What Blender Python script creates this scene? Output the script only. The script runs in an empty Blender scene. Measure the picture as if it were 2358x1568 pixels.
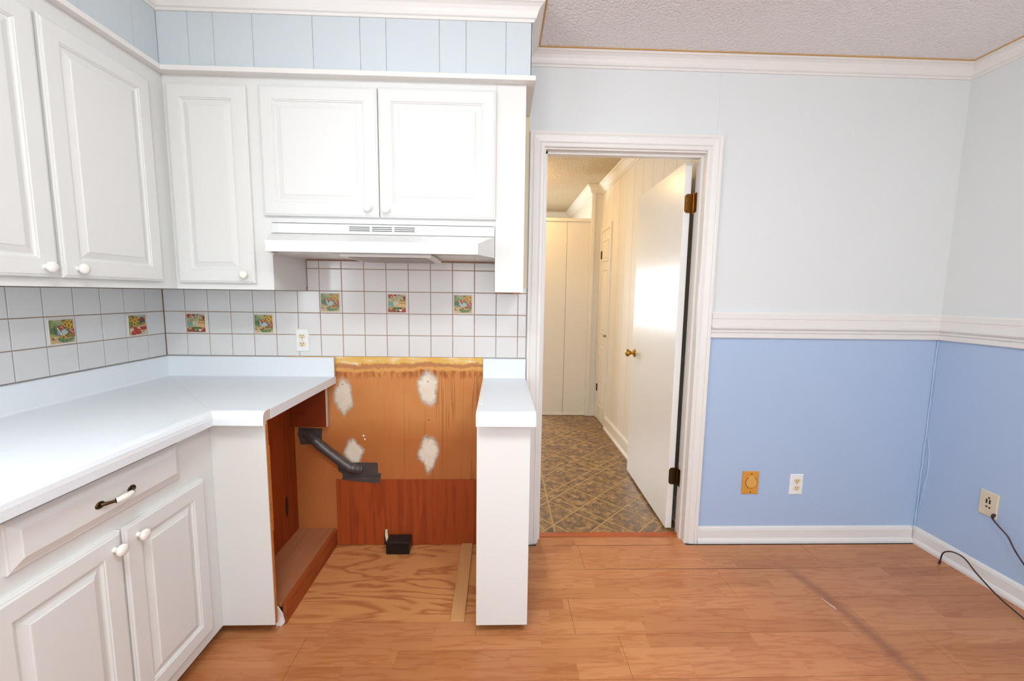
import bpy, math, random
from mathutils import Matrix, Vector

random.seed(7)
SC = bpy.context.scene
COL = SC.collection

# ------------------------------------------------------------------ camera
cam_d = bpy.data.cameras.new('camera'); cam = bpy.data.objects.new('camera', cam_d); COL.objects.link(cam)
RGT = Vector((0.99947376, -0.02940972, 0.01368474)); UPV = Vector((-0.01034291, 0.11091879, 0.99377565)); FWD = Vector((0.03074456, 0.99339423, -0.11055623))
m = Matrix.Identity(4)
for i in range(3):
    m[i][0] = RGT[i]; m[i][1] = UPV[i]; m[i][2] = -FWD[i]
m[0][3], m[1][3], m[2][3] = 1.66697, -2.114342, 1.336734
cam.matrix_world = m
cam_d.sensor_fit = 'HORIZONTAL'; cam_d.sensor_width = 36.0; cam_d.lens = 36.0 * 956.487 / 2358.0
cam_d.clip_start = 0.02; cam_d.clip_end = 100
SC.camera = cam

# ------------------------------------------------------------------ world, lights, exposure
w = bpy.data.worlds.new('daylight'); SC.world = w; w.use_nodes = True
w.node_tree.nodes['Background'].inputs[0].default_value = (0.80, 0.90, 1.0, 1)
w.node_tree.nodes['Background'].inputs[1].default_value = 1.2

def area(name, loc, target, sx, sy, power, color):
    d = bpy.data.lights.new(name, 'AREA'); d.shape = 'RECTANGLE'; d.size = sx; d.size_y = sy; d.energy = power; d.color = color
    o = bpy.data.objects.new(name, d); COL.objects.link(o)
    o.location = loc; o.rotation_euler = (Vector(target) - Vector(loc)).to_track_quat('-Z', 'Y').to_euler()
    return o
area('fill_light_front', (2.40, -4.12, 1.55), (2.40, 0, 1.45), 2.75, 1.45, 22, (0.95, 0.985, 1.0))  # added frontal fill, set outside the unseen window behind the viewer
area('window_daylight_left', (-0.10, -2.05, 1.55), (3, -2.05, 1.35), 1.15, 0.95, 14, (0.84, 0.93, 1.0))
area('window_daylight_hall', (1.25, 3.97, 1.3), (1.25, 0, 1.2), 0.85, 0.6, 56, (0.84, 0.92, 1.0))
SC.view_settings.view_transform = 'Standard'; SC.view_settings.look = 'None'
SC.view_settings.gamma = 1.0; SC.view_settings.use_curve_mapping = False
SC.view_settings.exposure = 0.66

# ------------------------------------------------------------------ helpers
def lin(r, g, b):
    f = lambda c: (c / 255 / 12.92) if c / 255 <= 0.04045 else ((c / 255 + 0.055) / 1.055) ** 2.4
    return (f(r), f(g), f(b), 1)

class NT:
    def __init__(s, name):
        s.m = bpy.data.materials.new(name); s.m.use_nodes = True; s.t = s.m.node_tree
        s.b = s.t.nodes['Principled BSDF']
    def n(s, typ, **kw):
        x = s.t.nodes.new(typ)
        for k, v in kw.items():
            if k.startswith('i_'): x.inputs[k[2:].replace('_', ' ')].default_value = v
            else: setattr(x, k, v)
        return x
    def l(s, a, b): s.t.links.new(a, b)
    def pos(s, scale=(1, 1, 1), rot=(0, 0, 0), loc=(0, 0, 0)):
        g = s.n('ShaderNodeNewGeometry'); mp = s.n('ShaderNodeMapping')
        mp.inputs['Scale'].default_value = scale; mp.inputs['Rotation'].default_value = rot; mp.inputs['Location'].default_value = loc
        s.l(g.outputs['Position'], mp.inputs['Vector']); return mp.outputs['Vector']
    def noise(s, vec, scale, detail=3, rough=0.5, dist=0.0):
        x = s.n('ShaderNodeTexNoise'); x.inputs['Scale'].default_value = scale; x.inputs['Detail'].default_value = detail
        x.inputs['Roughness'].default_value = rough; x.inputs['Distortion'].default_value = dist
        s.l(vec, x.inputs['Vector']); return x.outputs['Fac']
    def ramp(s, fac, stops, interp='LINEAR'):
        x = s.n('ShaderNodeValToRGB'); e = x.color_ramp.elements; x.color_ramp.interpolation = interp
        while len(e) < len(stops): e.new(0.5)
        for el, (p, c) in zip(e, stops): el.position = p; el.color = c
        s.l(fac, x.inputs['Fac']); return x.outputs['Color']
    def mix(s, fac, a, b, mode='MIX'):
        x = s.n('ShaderNodeMix'); x.data_type = 'RGBA'; x.blend_type = mode
        if isinstance(fac, float): x.inputs[0].default_value = fac
        else: s.l(fac, x.inputs[0])
        for v, i in ((a, 6), (b, 7)):
            if isinstance(v, tuple): x.inputs[i].default_value = v
            else: s.l(v, x.inputs[i])
        return x.outputs[2]
    def math(s, op, a, b=None, c=None):
        x = s.n('ShaderNodeMath'); x.operation = op
        for v, i in ((a, 0), (b, 1), (c, 2)):
            if v is None: continue
            if isinstance(v, (int, float)): x.inputs[i].default_value = v
            else: s.l(v, x.inputs[i])
        return x.outputs[0]
    def bump(s, h, strength=0.3, dist=0.002):
        x = s.n('ShaderNodeBump'); x.inputs['Strength'].default_value = strength; x.inputs['Distance'].default_value = dist
        s.l(h, x.inputs['Height']); s.l(x.outputs['Normal'], s.b.inputs['Normal'])
    def base(s, c):
        if isinstance(c, tuple): s.b.inputs['Base Color'].default_value = c
        else: s.l(c, s.b.inputs['Base Color'])
    def set(s, rough=0.5, metal=0.0, spec=0.5):
        s.b.inputs['Roughness'].default_value = rough; s.b.inputs['Metallic'].default_value = metal
        s.b.inputs['Specular IOR Level'].default_value = spec; return s

def paint(name, rgb, rough=0.45, var=0.03, bump=0.12, scale=60, spec=0.5):
    t = NT(name).set(rough, 0, spec)
    f = t.noise(t.pos(), 2.2, 4)
    c = lin(*rgb); d = tuple(max(0, v * (1 - var * 2)) for v in c[:3]) + (1,)
    t.base(t.mix(f, d, c)); t.bump(t.noise(t.pos(), scale, 3), bump, 0.002); return t.m
def flat(name, rgb, rough=0.5, metal=0.0, spec=0.5):
    t = NT(name).set(rough, metal, spec)
    f = t.noise(t.pos(), 40, 2); c = lin(*rgb)
    t.base(t.mix(f, tuple(v * 0.93 for v in c[:3]) + (1,), c)); return t.m

M = {}
M['cab'] = paint('cabinet_white_paint', (225, 225, 222), 0.5, 0.015, 0.05, 30, 0.3)
M['trim'] = paint('trim_white_paint', (232, 229, 225), 0.35, 0.02, 0.06, 40)
M['wall'] = paint('wall_pale_blue_grey_paint', (222, 225, 225), 0.6, 0.012, 0.25, 90)
M['blue'] = paint('wall_blue_paint', (174, 195, 224), 0.55, 0.015, 0.2, 90)
M['soffit'] = paint('soffit_pale_blue_paint', (203, 211, 215), 0.5, 0.012, 0.15, 60)
M['hallwall'] = paint('hall_wall_cream_white_paint', (240, 235, 225), 0.55, 0.015, 0.1, 60)
M['doorpaint'] = paint('door_gloss_white_paint', (238, 236, 233), 0.28, 0.012, 0.08, 14)
M['hood'] = flat('hood_white_enamel', (226, 226, 223), 0.2)
M['knobw'] = flat('knob_white_ceramic', (246, 243, 236), 0.2)
M['plate_w'] = flat('outlet_plate_white', (240, 240, 238), 0.3)
M['ivory'] = flat('receptacle_ivory', (232, 216, 180), 0.35)
M['almond'] = flat('jack_plate_almond', (222, 208, 180), 0.4)
M['dark'] = flat('slot_dark', (30, 24, 20), 0.6)
M['orange'] = flat('outlet_cover_orange', (218, 152, 62), 0.45)
M['orange2'] = flat('outlet_flap_orange', (226, 170, 88), 0.4)
M['brass'] = flat('antique_brass', (150, 100, 45), 0.28, 1.0)
M['brass2'] = flat('polished_brass', (190, 145, 60), 0.18, 1.0)
M['bronze'] = flat('dark_bronze', (78, 58, 32), 0.35, 0.8)
M['cord'] = flat('brown_cord_vinyl', (58, 34, 26), 0.4)
M['black'] = flat('black_plastic', (16, 15, 16), 0.32)
M['blackdust'] = flat('black_dusty_plastic', (34, 32, 33), 0.55)
M['wirew'] = flat('cream_wire_sheath', (225, 215, 180), 0.5)
M['particle'] = paint('particle_board_edge', (214, 196, 184), 0.8, 0.06, 0.3, 200)
M['amber'] = paint('stained_caulk', (214, 170, 112), 0.7, 0.15, 0.4, 60)
M['caulk'] = paint('blue_caulk_ridge', (172, 200, 226), 0.5, 0.05, 0.6, 90)
M['bare'] = paint('bare_plaster_strip', (240, 228, 200), 0.8, 0.06, 0.3, 40)
M['plaster'] = None
M['glow'] = None
M['mesh'] = flat('grease_filter_metal', (150, 145, 138), 0.4, 0.6)
M['seamgrey'] = flat('laminate_seam', (204, 204, 198), 0.5)
M['grout_vinyl'] = flat('vinyl_tan_joint', (190, 154, 100), 0.5)

t = NT('tile_glazed_white').set(0.12, 0, 0.5); t.base(lin(222, 220, 218)); t.bump(t.noise(t.pos(), 12, 2), 0.10, 0.004); M['tile'] = t.m
t = NT('tile_border_cream').set(0.2); t.base(t.mix(t.noise(t.pos(), 80, 3), lin(228, 214, 198), lin(238, 230, 220))); M['tileborder'] = t.m
t = NT('grout_brown').set(0.9); t.base(t.mix(t.noise(t.pos(), 25, 4), lin(140, 98, 70), lin(196, 160, 132))); M['grout'] = t.m
# countertop laminate: pale blue-grey with fine speckle
t = NT('countertop_laminate').set(0.36); f = t.noise(t.pos(), 420, 2, 0.6); g = t.noise(t.pos(), 9, 3)
t.base(t.mix(g, t.ramp(f, [(0.35, lin(222, 229, 235)), (0.62, lin(233, 237, 241))]), t.ramp(f, [(0.35, lin(226, 232, 237)), (0.62, lin(236, 239, 242))]))); M['counter'] = t.m
# popcorn ceiling
t = NT('ceiling_textured_paint').set(0.85); t.base(t.mix(t.noise(t.pos(), 1.2, 2), lin(240, 238, 238), lin(244, 241, 240)))
vo = t.n('ShaderNodeTexVoronoi'); vo.inputs['Scale'].default_value = 75; t.l(t.pos(), vo.inputs['Vector'])
h = t.math('ADD', t.noise(t.pos(), 110, 3, 0.6), t.math('MULTIPLY', t.math('SUBTRACT', 0.5, vo.outputs['Distance']), 0.9)); t.bump(h, 0.75, 0.010); M['ceil'] = t.m
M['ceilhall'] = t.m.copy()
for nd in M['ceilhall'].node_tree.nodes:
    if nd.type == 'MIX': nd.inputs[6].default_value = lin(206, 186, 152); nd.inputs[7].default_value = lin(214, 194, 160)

# laminate planks: three printed strips per board
def laminate():
    t = NT('laminate_oak_print').set(0.30, 0, 0.5)
    g = t.n('ShaderNodeNewGeometry'); sx = t.n('ShaderNodeSeparateXYZ'); t.l(g.outputs['Position'], sx.inputs[0])
    yy = t.math('DIVIDE', t.math('ADD', sx.outputs[1], 10.17), 0.065); row = t.math('FLOOR', yy)
    wn = t.n('ShaderNodeTexWhiteNoise'); wn.noise_dimensions = '1D'; t.l(row, wn.inputs['W'])
    xx = t.math('ADD', t.math('DIVIDE', sx.outputs[0], 0.42), t.math('MULTIPLY', wn.outputs['Value'], 7.3)); colm = t.math('FLOOR', xx)
    cb = t.n('ShaderNodeCombineXYZ'); t.l(row, cb.inputs[0]); t.l(colm, cb.inputs[1])
    wn2 = t.n('ShaderNodeTexWhiteNoise'); wn2.noise_dimensions = '2D'; t.l(cb.outputs[0], wn2.inputs['Vector'])
    # grain coordinate: stretched along x, shifted for every strip
    cg = t.n('ShaderNodeCombineXYZ')
    t.l(t.math('ADD', t.math('MULTIPLY', sx.outputs[0], 3.0), t.math('MULTIPLY', wn2.outputs['Value'], 37.0)), cg.inputs[0])
    t.l(t.math('MULTIPLY', sx.outputs[1], 26.0), cg.inputs[1]); t.l(t.math('MULTIPLY', wn2.outputs['Value'], 11.0), cg.inputs[2])
    n1 = t.noise(cg.outputs[0], 1.0, 3, 0.55, 0.4)
    rings = t.math('FRACT', t.math('MULTIPLY', n1, 6.0))
    rings = t.math('PINGPONG', t.math('MULTIPLY', n1, 9.0), 1.0)
    n2 = t.noise(cg.outputs[0], 4.0, 4, 0.6)
    basec = t.ramp(wn2.outputs['Value'], [(0.0, lin(182, 118, 72)), (0.35, lin(196, 132, 84)), (0.7, lin(204, 140, 92)), (1.0, lin(188, 122, 76))])
    dark = t.mix(1.0, basec, lin(222, 182, 152), 'MULTIPLY')
    c = t.mix(t.math('MULTIPLY', t.ramp_val(rings), 0.6), basec, dark)
    c = t.mix(t.math('MULTIPLY', n2, 0.35), c, lin(178, 112, 68))
    # strip joints
    fy = t.math('FRACT', yy); fx = t.math('FRACT', xx)
    ey = t.math('LESS_THAN', fy, 0.02); ex = t.math('LESS_THAN', fx, 0.006)
    c = t.mix(t.math('MULTIPLY', t.math('MAXIMUM', ey, ex), 0.16), c, lin(150, 88, 52))
    # worn dark track left on the boards
    tx = t.math('ADD', 3.095, t.math('MULTIPLY', t.math('SUBTRACT', 1.0, t.math('EXPONENT', t.math('MULTIPLY', t.math('ADD', sx.outputs[1], 0.2), 5.0))), 0.085))
    dx = t.math('ABSOLUTE', t.math('SUBTRACT', t.math('ADD', sx.outputs[0], t.math('MULTIPLY', t.math('SUBTRACT', t.noise(t.pos(), 14, 2), 0.5), 0.02)), tx))
    track = t.ramp(dx, [(0.0, (1, 1, 1, 1)), (0.012, (0.8, 0.8, 0.8, 1)), (0.045, (0, 0, 0, 1))])
    ym = t.ramp(t.math('MULTIPLY', sx.outputs[1], -1.0), [(0.16, (0, 0, 0, 1)), (0.3, (1, 1, 1, 1))])
    c = t.mix(t.math('MULTIPLY', t.math('MULTIPLY', track, ym), 0.5), c, lin(118, 66, 44))
    t.base(c)
    t.bump(t.math('ADD', n2, t.math('MULTIPLY', rings, 0.3)), 0.06, 0.001)
    r = t.math('ADD', 0.26, t.math('MULTIPLY', t.noise(t.pos(), 5, 3), 0.14)); t.l(r, t.b.inputs['Roughness'])
    return t.m
def _rv(s, x):
    o = s.n('ShaderNodeMapRange'); o.inputs[1].default_value = 0.45; o.inputs[2].default_value = 1.0; s.l(x, o.inputs[0]); return o.outputs[0]
NT.ramp_val = _rv
M['lam'] = laminate()

def wood(name, c_light, c_dark, sc=(3, 26, 26), rings=8.0, rough=0.55, dirt=0.0, contrast=0.8, rot=(0, 0, 0)):
    t = NT(name).set(rough, 0, 0.35); v = t.pos(sc, rot)
    n1 = t.noise(v, 1.0, 3, 0.55, 0.6); r = t.math('PINGPONG', t.math('MULTIPLY', n1, rings), 1.0)
    n2 = t.noise(v, 3.5, 5, 0.65)
    c = t.mix(t.math('MULTIPLY', t.ramp_val(r), contrast), lin(*c_light), lin(*c_dark))
    c = t.mix(t.math('MULTIPLY', n2, 0.35), c, lin(*c_dark))
    if dirt:
        d = t.ramp(t.noise(t.pos(), 34, 3, 0.7), [(0.66, (0, 0, 0, 1)), (0.76, (1, 1, 1, 1))]); c = t.mix(t.math('MULTIPLY', d, dirt), c, lin(70, 45, 32))
    t.base(c); t.bump(n2, 0.15, 0.001); return t.m
M['ply'] = wood('plywood_fir_face', (214, 150, 92), (172, 102, 58), (1.3, 6.5, 6.5), 15.0, 0.7, 0.3, 0.95)
M['redwood'] = wood('cabinet_side_red_pine', (154, 64, 16), (108, 38, 6), (22, 22, 2.0), 5.0, 0.5, 0.0, 0.6)
M['cleat'] = wood('cleat_red_pine', (132, 54, 20), (88, 30, 10), (3, 20, 14), 4.0, 0.45, 0.0, 0.6)
M['lauan'] = wood('lauan_panel', (170, 76, 26), (136, 50, 12), (34, 34, 1.8), 5.0, 0.6, 0.0, 0.7)
M['ledge'] = wood('dusty_ledge_board', (180, 118, 80), (142, 84, 54), (26, 3, 26), 3.0, 0.75, 0.4, 0.3)
M['ledgeside'] = wood('ledge_side_board', (172, 86, 36), (120, 52, 20), (14, 3, 26), 5.0, 0.55, 0.1, 0.6)
M['strip'] = wood('raw_pine_strip', (212, 158, 104), (172, 116, 70), (30, 2.4, 30), 4.0, 0.6, 0.25, 0.4)
M['rawply'] = wood('raw_plywood_edge', (204, 128, 60), (168, 92, 36), (8, 8, 160), 3.0, 0.7, 0.0, 0.6)
M['threshold'] = wood('threshold_stained_oak', (186, 96, 48), (146, 66, 28), (2, 30, 30), 4.0, 0.4)
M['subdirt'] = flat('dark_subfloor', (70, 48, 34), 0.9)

# niche hardboard: brown board with yellow glue band, drips and trowel ridges
def hardboard():
    t = NT('hardboard_glue_residue').set(0.62, 0, 0.35)
    g = t.n('ShaderNodeNewGeometry'); s = t.n('ShaderNodeSeparateXYZ'); t.l(g.outputs['Position'], s.inputs[0])
    c = t.mix(t.noise(t.pos(), 3, 4), lin(170, 96, 44), lin(198, 122, 64))
    c = t.mix(t.ramp(t.math('ADD', s.outputs[2], t.math('MULTIPLY', t.noise(t.pos((9, 9, 5)), 1, 3), 0.05)), [(0.60, (0, 0, 0, 1)), (0.72, (1, 1, 1, 1))]), c, t.mix(t.noise(t.pos(), 7, 4), lin(198, 126, 66), lin(214, 146, 84)))
    # trowel ridges: irregular vertical lines on the right
    nz = t.noise(t.pos((30, 30, 0.5)), 1.0, 2, 0.5)
    ridge = t.math('PINGPONG', t.math('MULTIPLY', nz, 7.0), 1.0)
    mk = t.ramp(t.math('ADD', s.outputs[0], t.math('MULTIPLY', t.noise(t.pos(), 5, 2), 0.25)), [(0.98, (0, 0, 0, 1)), (1.0, (0, 0, 0, 1))])
    mr = t.n('ShaderNodeMapRange'); mr.inputs[1].default_value = 1.0; mr.inputs[2].default_value = 1.4; t.l(s.outputs[0], mr.inputs[0])
    lines = t.math('MULTIPLY', t.math('GREATER_THAN', ridge, 0.9), mr.outputs[0])
    c = t.mix(t.math('MULTIPLY', lines, 0.42), c, lin(140, 76, 34))
    # drip row at z about .925 and glue band above
    zz = t.math('ADD', s.outputs[2], t.math('MULTIPLY', t.math('SUBTRACT', t.noise(t.pos((6, 6, 9)), 1, 5, 0.7), 0.5), 0.085))
    dr = t.ramp(zz, [(0.896, (0, 0, 0, 1)), (0.916, (1, 1, 1, 1)), (0.934, (1, 1, 1, 1)), (0.944, (0, 0, 0, 1))])
    dn = t.ramp(t.noise(t.pos((60, 60, 14)), 1, 3), [(0.42, (0, 0, 0, 1)), (0.58, (1, 1, 1, 1))])
    c = t.mix(t.math('MULTIPLY', t.math('MULTIPLY', dr, dn), 0.8), c, lin(150, 82, 34))
    band = t.ramp(zz, [(0.936, (0, 0, 0, 1)), (0.943, (1, 1, 1, 1)), (0.956, (1, 1, 1, 1)), (0.962, (0, 0, 0, 1))]); c = t.mix(t.math('MULTIPLY', band, 0.75), c, lin(222, 166, 92))
    br = t.ramp(zz, [(0.956, (0, 0, 0, 1)), (0.962, (1, 1, 1, 1)), (0.976, (1, 1, 1, 1)), (0.982, (0, 0, 0, 1))]); c = t.mix(t.math('MULTIPLY', br, 0.7), c, lin(178, 124, 82))
    yl = t.ramp(zz, [(0.978, (0, 0, 0, 1)), (0.984, (1, 1, 1, 1))])
    c = t.mix(t.math('MULTIPLY', yl, 0.85), c, t.ramp(t.noise(t.pos((10, 10, 30)), 1, 3), [(0.4, lin(228, 186, 96)), (0.55, lin(232, 200, 120)), (0.66, lin(240, 228, 200))]))
    t.base(c); t.bump(t.math('ADD', t.math('MULTIPLY', lines, 0.8), t.noise(t.pos(), 120, 2)), 0.35, 0.003)
    return t.m
M['hardboard'] = hardboard()
t = NT('joint_compound_patch').set(0.8)
at_ = t.n('ShaderNodeAttribute'); at_.attribute_name = 'cover'
cv = t.math('ADD', at_.outputs['Fac'], t.math('MULTIPLY', t.math('SUBTRACT', t.noise(t.pos(), 70, 5, 0.75), 0.5), 0.9))
fac = t.ramp(cv, [(0.12, (0, 0, 0, 1)), (0.85, (1, 1, 1, 1))])
t.l(fac, t.b.inputs['Alpha']); t.base(t.mix(t.noise(t.pos(), 22, 3), lin(222, 204, 180), lin(240, 234, 218))); t.bump(t.noise(t.pos(), 60, 3), 0.25, 0.002); M['plaster'] = t.m
t = NT('duct_tape_grey').set(0.34, 0.15, 0.6); f = t.noise(t.pos((14, 14, 40)), 1, 4); t.base(t.mix(f, lin(66, 60, 58), lin(96, 90, 88))); t.bump(f, 0.5, 0.006); M['tape'] = t.m
t = NT('window_pane').set(0.05); 
for nd in list(t.t.nodes):
    if nd.type != 'OUTPUT_MATERIAL': t.t.nodes.remove(nd)
tr = t.n('ShaderNodeBsdfTransparent'); gl = t.n('ShaderNodeBsdfGlossy'); gl.inputs['Roughness'].default_value = 0.02; mx = t.n('ShaderNodeMixShader'); mx.inputs[0].default_value = 0.06
t.l(tr.outputs[0], mx.inputs[1]); t.l(gl.outputs[0], mx.inputs[2]); t.l(mx.outputs[0], [n for n in t.t.nodes if n.type == 'OUTPUT_MATERIAL'][0].inputs[0]); M['glass'] = t.m
t = NT('lamp_shade_glow').set(0.4); t.base((1, 0.9, 0.7, 1)); t.b.inputs['Emission Color'].default_value = (1, 0.64, 0.24, 1); t.b.inputs['Emission Strength'].default_value = 31; M['glow'] = t.m
t = NT('print_colours').set(0.3); a = t.n('ShaderNodeAttribute'); a.attribute_name = 'Col'; t.base(t.mix(t.math('MULTIPLY', t.noise(t.pos(), 260, 3), 0.35), a.outputs['Color'], lin(150, 120, 80))); M['print'] = t.m
# vinyl floor tiles
def vinyl():
    t = NT('vinyl_stone_print').set(0.32, 0, 0.5)
    n = t.noise(t.pos((1, 1.0, 1)), 22, 6, 0.68, 0.6); n2 = t.noise(t.pos(), 5, 3)
    c = t.ramp(n, [(0.30, lin(70, 54, 42)), (0.45, lin(116, 90, 64)), (0.55, lin(160, 120, 70)), (0.66, lin(188, 158, 112))])
    c = t.mix(t.math('MULTIPLY', n2, 0.4), c, lin(112, 96, 84))
    g = t.n('ShaderNodeNewGeometry'); s = t.n('ShaderNodeSeparateXYZ'); t.l(g.outputs['Position'], s.inputs[0])
    def line(o, off, per):
        f = t.math('FRACT', t.math('DIVIDE', t.math('SUBTRACT', o, off - 10 * per), per)); return t.math('LESS_THAN', f, 0.011 / per)
    ln = t.math('MAXIMUM', line(s.outputs[0], 1.989, 0.92), line(s.outputs[1], 0.952, 0.92))
    c = t.mix(t.math('MULTIPLY', ln, 0.7), c, lin(190, 152, 96))
    t.base(c); return t.m
M['vinyl'] = vinyl()

class MB:
    def __init__(s, X=None): s.v = []; s.f = []; s.mi = []; s.X = X; s.sm = []
    def add(s, vs, fs, mi=0, smooth=False):
        b = len(s.v)
        for p in vs:
            p = Vector(p); s.v.append(tuple(s.X @ p if s.X else p))
        for f in fs: s.f.append(tuple(b + i for i in f)); s.mi.append(mi); s.sm.append(smooth)
        return s
    def box(s, x0, x1, y0, y1, z0, z1, mi=0):
        x0, x1 = sorted((x0, x1)); y0, y1 = sorted((y0, y1)); z0, z1 = sorted((z0, z1))
        v = [(x0, y0, z0), (x1, y0, z0), (x1, y1, z0), (x0, y1, z0), (x0, y0, z1), (x1, y0, z1), (x1, y1, z1), (x0, y1, z1)]
        return s.add(v, [(0, 3, 2, 1), (4, 5, 6, 7), (0, 1, 5, 4), (1, 2, 6, 5), (2, 3, 7, 6), (3, 0, 4, 7)], mi)
    def prism(s, pts, z0, z1, mi=0, plane='xy'):
        n = len(pts)
        A = sum(pts[i][0] * pts[(i + 1) % n][1] - pts[(i + 1) % n][0] * pts[i][1] for i in range(n))
        if A < 0: pts = pts[::-1]
        g = {'xy': lambda a, b, c: (a, b, c), 'xz': lambda a, b, c: (a, -c, b), 'yz': lambda a, b, c: (c, a, b)}[plane]
        v = [g(a, b, z0) for a, b in pts] + [g(a, b, z1) for a, b in pts]
        return s.add(v, [tuple(range(n))[::-1], tuple(range(n, 2 * n))] + [(i, (i + 1) % n, n + (i + 1) % n, n + i) for i in range(n)], mi)
    def lathe(s, prof, n=20, mi=0, smooth=True):
        # prof: (r, h) along local z
        v = []; f = []
        for r, h in prof:
            for i in range(n):
                a = 2 * math.pi * i / n; v.append((r * math.cos(a), r * math.sin(a), h))
        k = len(prof)
        for j in range(k - 1):
            for i in range(n):
                a = j * n + i; b = j * n + (i + 1) % n; f.append((a, b, b + n, a + n))
        s.add(v, f, mi, smooth)
        return s.add([v[i] for i in range(n)], [tuple(range(n))[::-1]], mi).add(v[(k - 1) * n:], [tuple(range(n))], mi)
    def tube(s, pts, rad, n=10, mi=0, caps=True):
        P = [Vector(p) for p in pts]; v = []; f = []; up = None
        for i, p in enumerate(P):
            d = (P[min(i + 1, len(P) - 1)] - P[max(i - 1, 0)]).normalized()
            if up is None: up = Vector((0, 0, 1)) if abs(d.z) < 0.9 else Vector((1, 0, 0))
            a = d.cross(up).normalized(); up = a.cross(d).normalized()
            r = rad[i] if isinstance(rad, (list, tuple)) else rad
            for k in range(n):
                t = 2 * math.pi * k / n; v.append(tuple(p + (a * math.cos(t) + up * math.sin(t)) * r))
        for j in range(len(P) - 1):
            for k in range(n):
                a = j * n + k; b = j * n + (k + 1) % n; f.append((a, a + n, b + n, b))
        s.add(v, f, mi, True)
        if caps: s.add(v[:n], [tuple(range(n))], mi).add(v[-n:], [tuple(range(n))[::-1]], mi)
        return s
    def sweep(s, prof, path, to3=None, mi=0, capmi=None, side=1):
        # prof: closed polygon (d, h); path: 2D points; d is offset to the right of travel
        P = [Vector(p) for p in path]; n = len(prof); v = []; rows = []
        for i, p in enumerate(P):
            nn = []
            for a, b in ((i - 1, i), (i, i + 1)):
                if a >= 0 and b < len(P):
                    d = (P[b] - P[a]).normalized(); nn.append(Vector((d.y, -d.x)) * side)
            q = nn[0] if len(nn) == 1 else (nn[0] + nn[1]) / (1 + nn[0].dot(nn[1]))
            for d, h in prof:
                c = p + q * d; v.append(to3(c.x, c.y, h) if to3 else (c.x, c.y, h))
        f = []
        for j in range(len(P) - 1):
            for k in range(n):
                a = j * n + k; b = j * n + (k + 1) % n; f.append((a, b, b + n, a + n))
        s.add(v, f, mi)
        cm = mi if capmi is None else capmi
        return s.add(v[:n], [tuple(range(n))[::-1]], cm).add(v[-n:], [tuple(range(n))], cm)
    def rects(s, W, H, loops, mi=0):
        # nested rectangles (inset, height) lofted: raised panel doors
        v = []; f = []
        for d, h in loops: v += [(d, d, h), (W - d, d, h), (W - d, H - d, h), (d, H - d, h)]
        for j in range(len(loops) - 1):
            for i in range(4):
                a = 4 * j + i; b = 4 * j + (i + 1) % 4; f.append((a, b, b + 4, a + 4))
        k = 4 * (len(loops) - 1); f.append((k, k + 1, k + 2, k + 3)); f.append((3, 2, 1, 0))
        return s.add(v, f, mi)
    def mesh(s, name, mats, fix=True):
        me = bpy.data.meshes.new(name); me.from_pydata(s.v, [], s.f)
        for q in (mats if isinstance(mats, (list, tuple)) else [mats]): me.materials.append(M[q] if isinstance(q, str) else q)
        me.polygons.foreach_set('material_index', s.mi); me.polygons.foreach_set('use_smooth', s.sm)
        if fix:
            import bmesh
            b = bmesh.new(); b.from_mesh(me); bmesh.ops.recalc_face_normals(b, faces=b.faces); b.to_mesh(me); b.free()
        me.update(); return me
    def build(s, name, mats, parent=None, bev=0.0, **kw):
        o = bpy.data.objects.new(name, s.mesh(name, mats)); COL.objects.link(o)
        if parent: o.parent = parent
        if bev:
            md = o.modifiers.new('bevel', 'BEVEL'); md.width = bev; md.segments = 2; md.limit_method = 'ANGLE'; md.angle_limit = 0.7; md.harden_normals = False
        return tag(o, **kw)
def tag(o, label=None, cat=None, group=None, kind=None):
    for k, v in (('label', label), ('category', cat), ('group', group), ('kind', kind)):
        if v: o[k] = v
    return o
def empty(name, loc, **kw):
    o = bpy.data.objects.new(name, None); COL.objects.link(o); o.location = loc; o.empty_display_size = 0.05
    o.matrix_world = Matrix.Translation(loc)
    return tag(o, **kw)
def under(o, parent):
    # keep world-space mesh coordinates under a parent that stands elsewhere
    o.parent = parent; o.matrix_parent_inverse = parent.matrix_world.inverted(); return o
def frame(o, u, v, wv):
    X = Matrix.Identity(4)
    for i in range(3): X[i][0] = u[i]; X[i][1] = v[i]; X[i][2] = wv[i]; X[i][3] = o[i]
    return X
T = 0.110; Z0 = 1.0107; CEIL = 2.484; XR = 3.985
FB = lambda x, z, y=0.0: frame((x, y, z), (1, 0, 0), (0, 0, 1), (0, -1, 0))          # on the back wall, facing the camera
FL = lambda y, z, x=0.0: frame((x, y, z), (0, 1, 0), (0, 0, 1), (1, 0, 0))           # on the left wall, facing +x
FR = lambda y, z, x=XR: frame((x, y, z), (0, -1, 0), (0, 0, 1), (-1, 0, 0))          # on the right wall, facing -x

# ------------------------------------------------------------------ room shell
DX0, DX1, DZ = 1.874, 2.688, 2.056      # door opening
WT = 0.105
fl = MB().box(0, XR, -4.0, WT, -0.06, -0.016).build('floor', 'subdirt', label='oak-look laminate plank floor of the kitchen', cat='floor', kind='structure')
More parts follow.
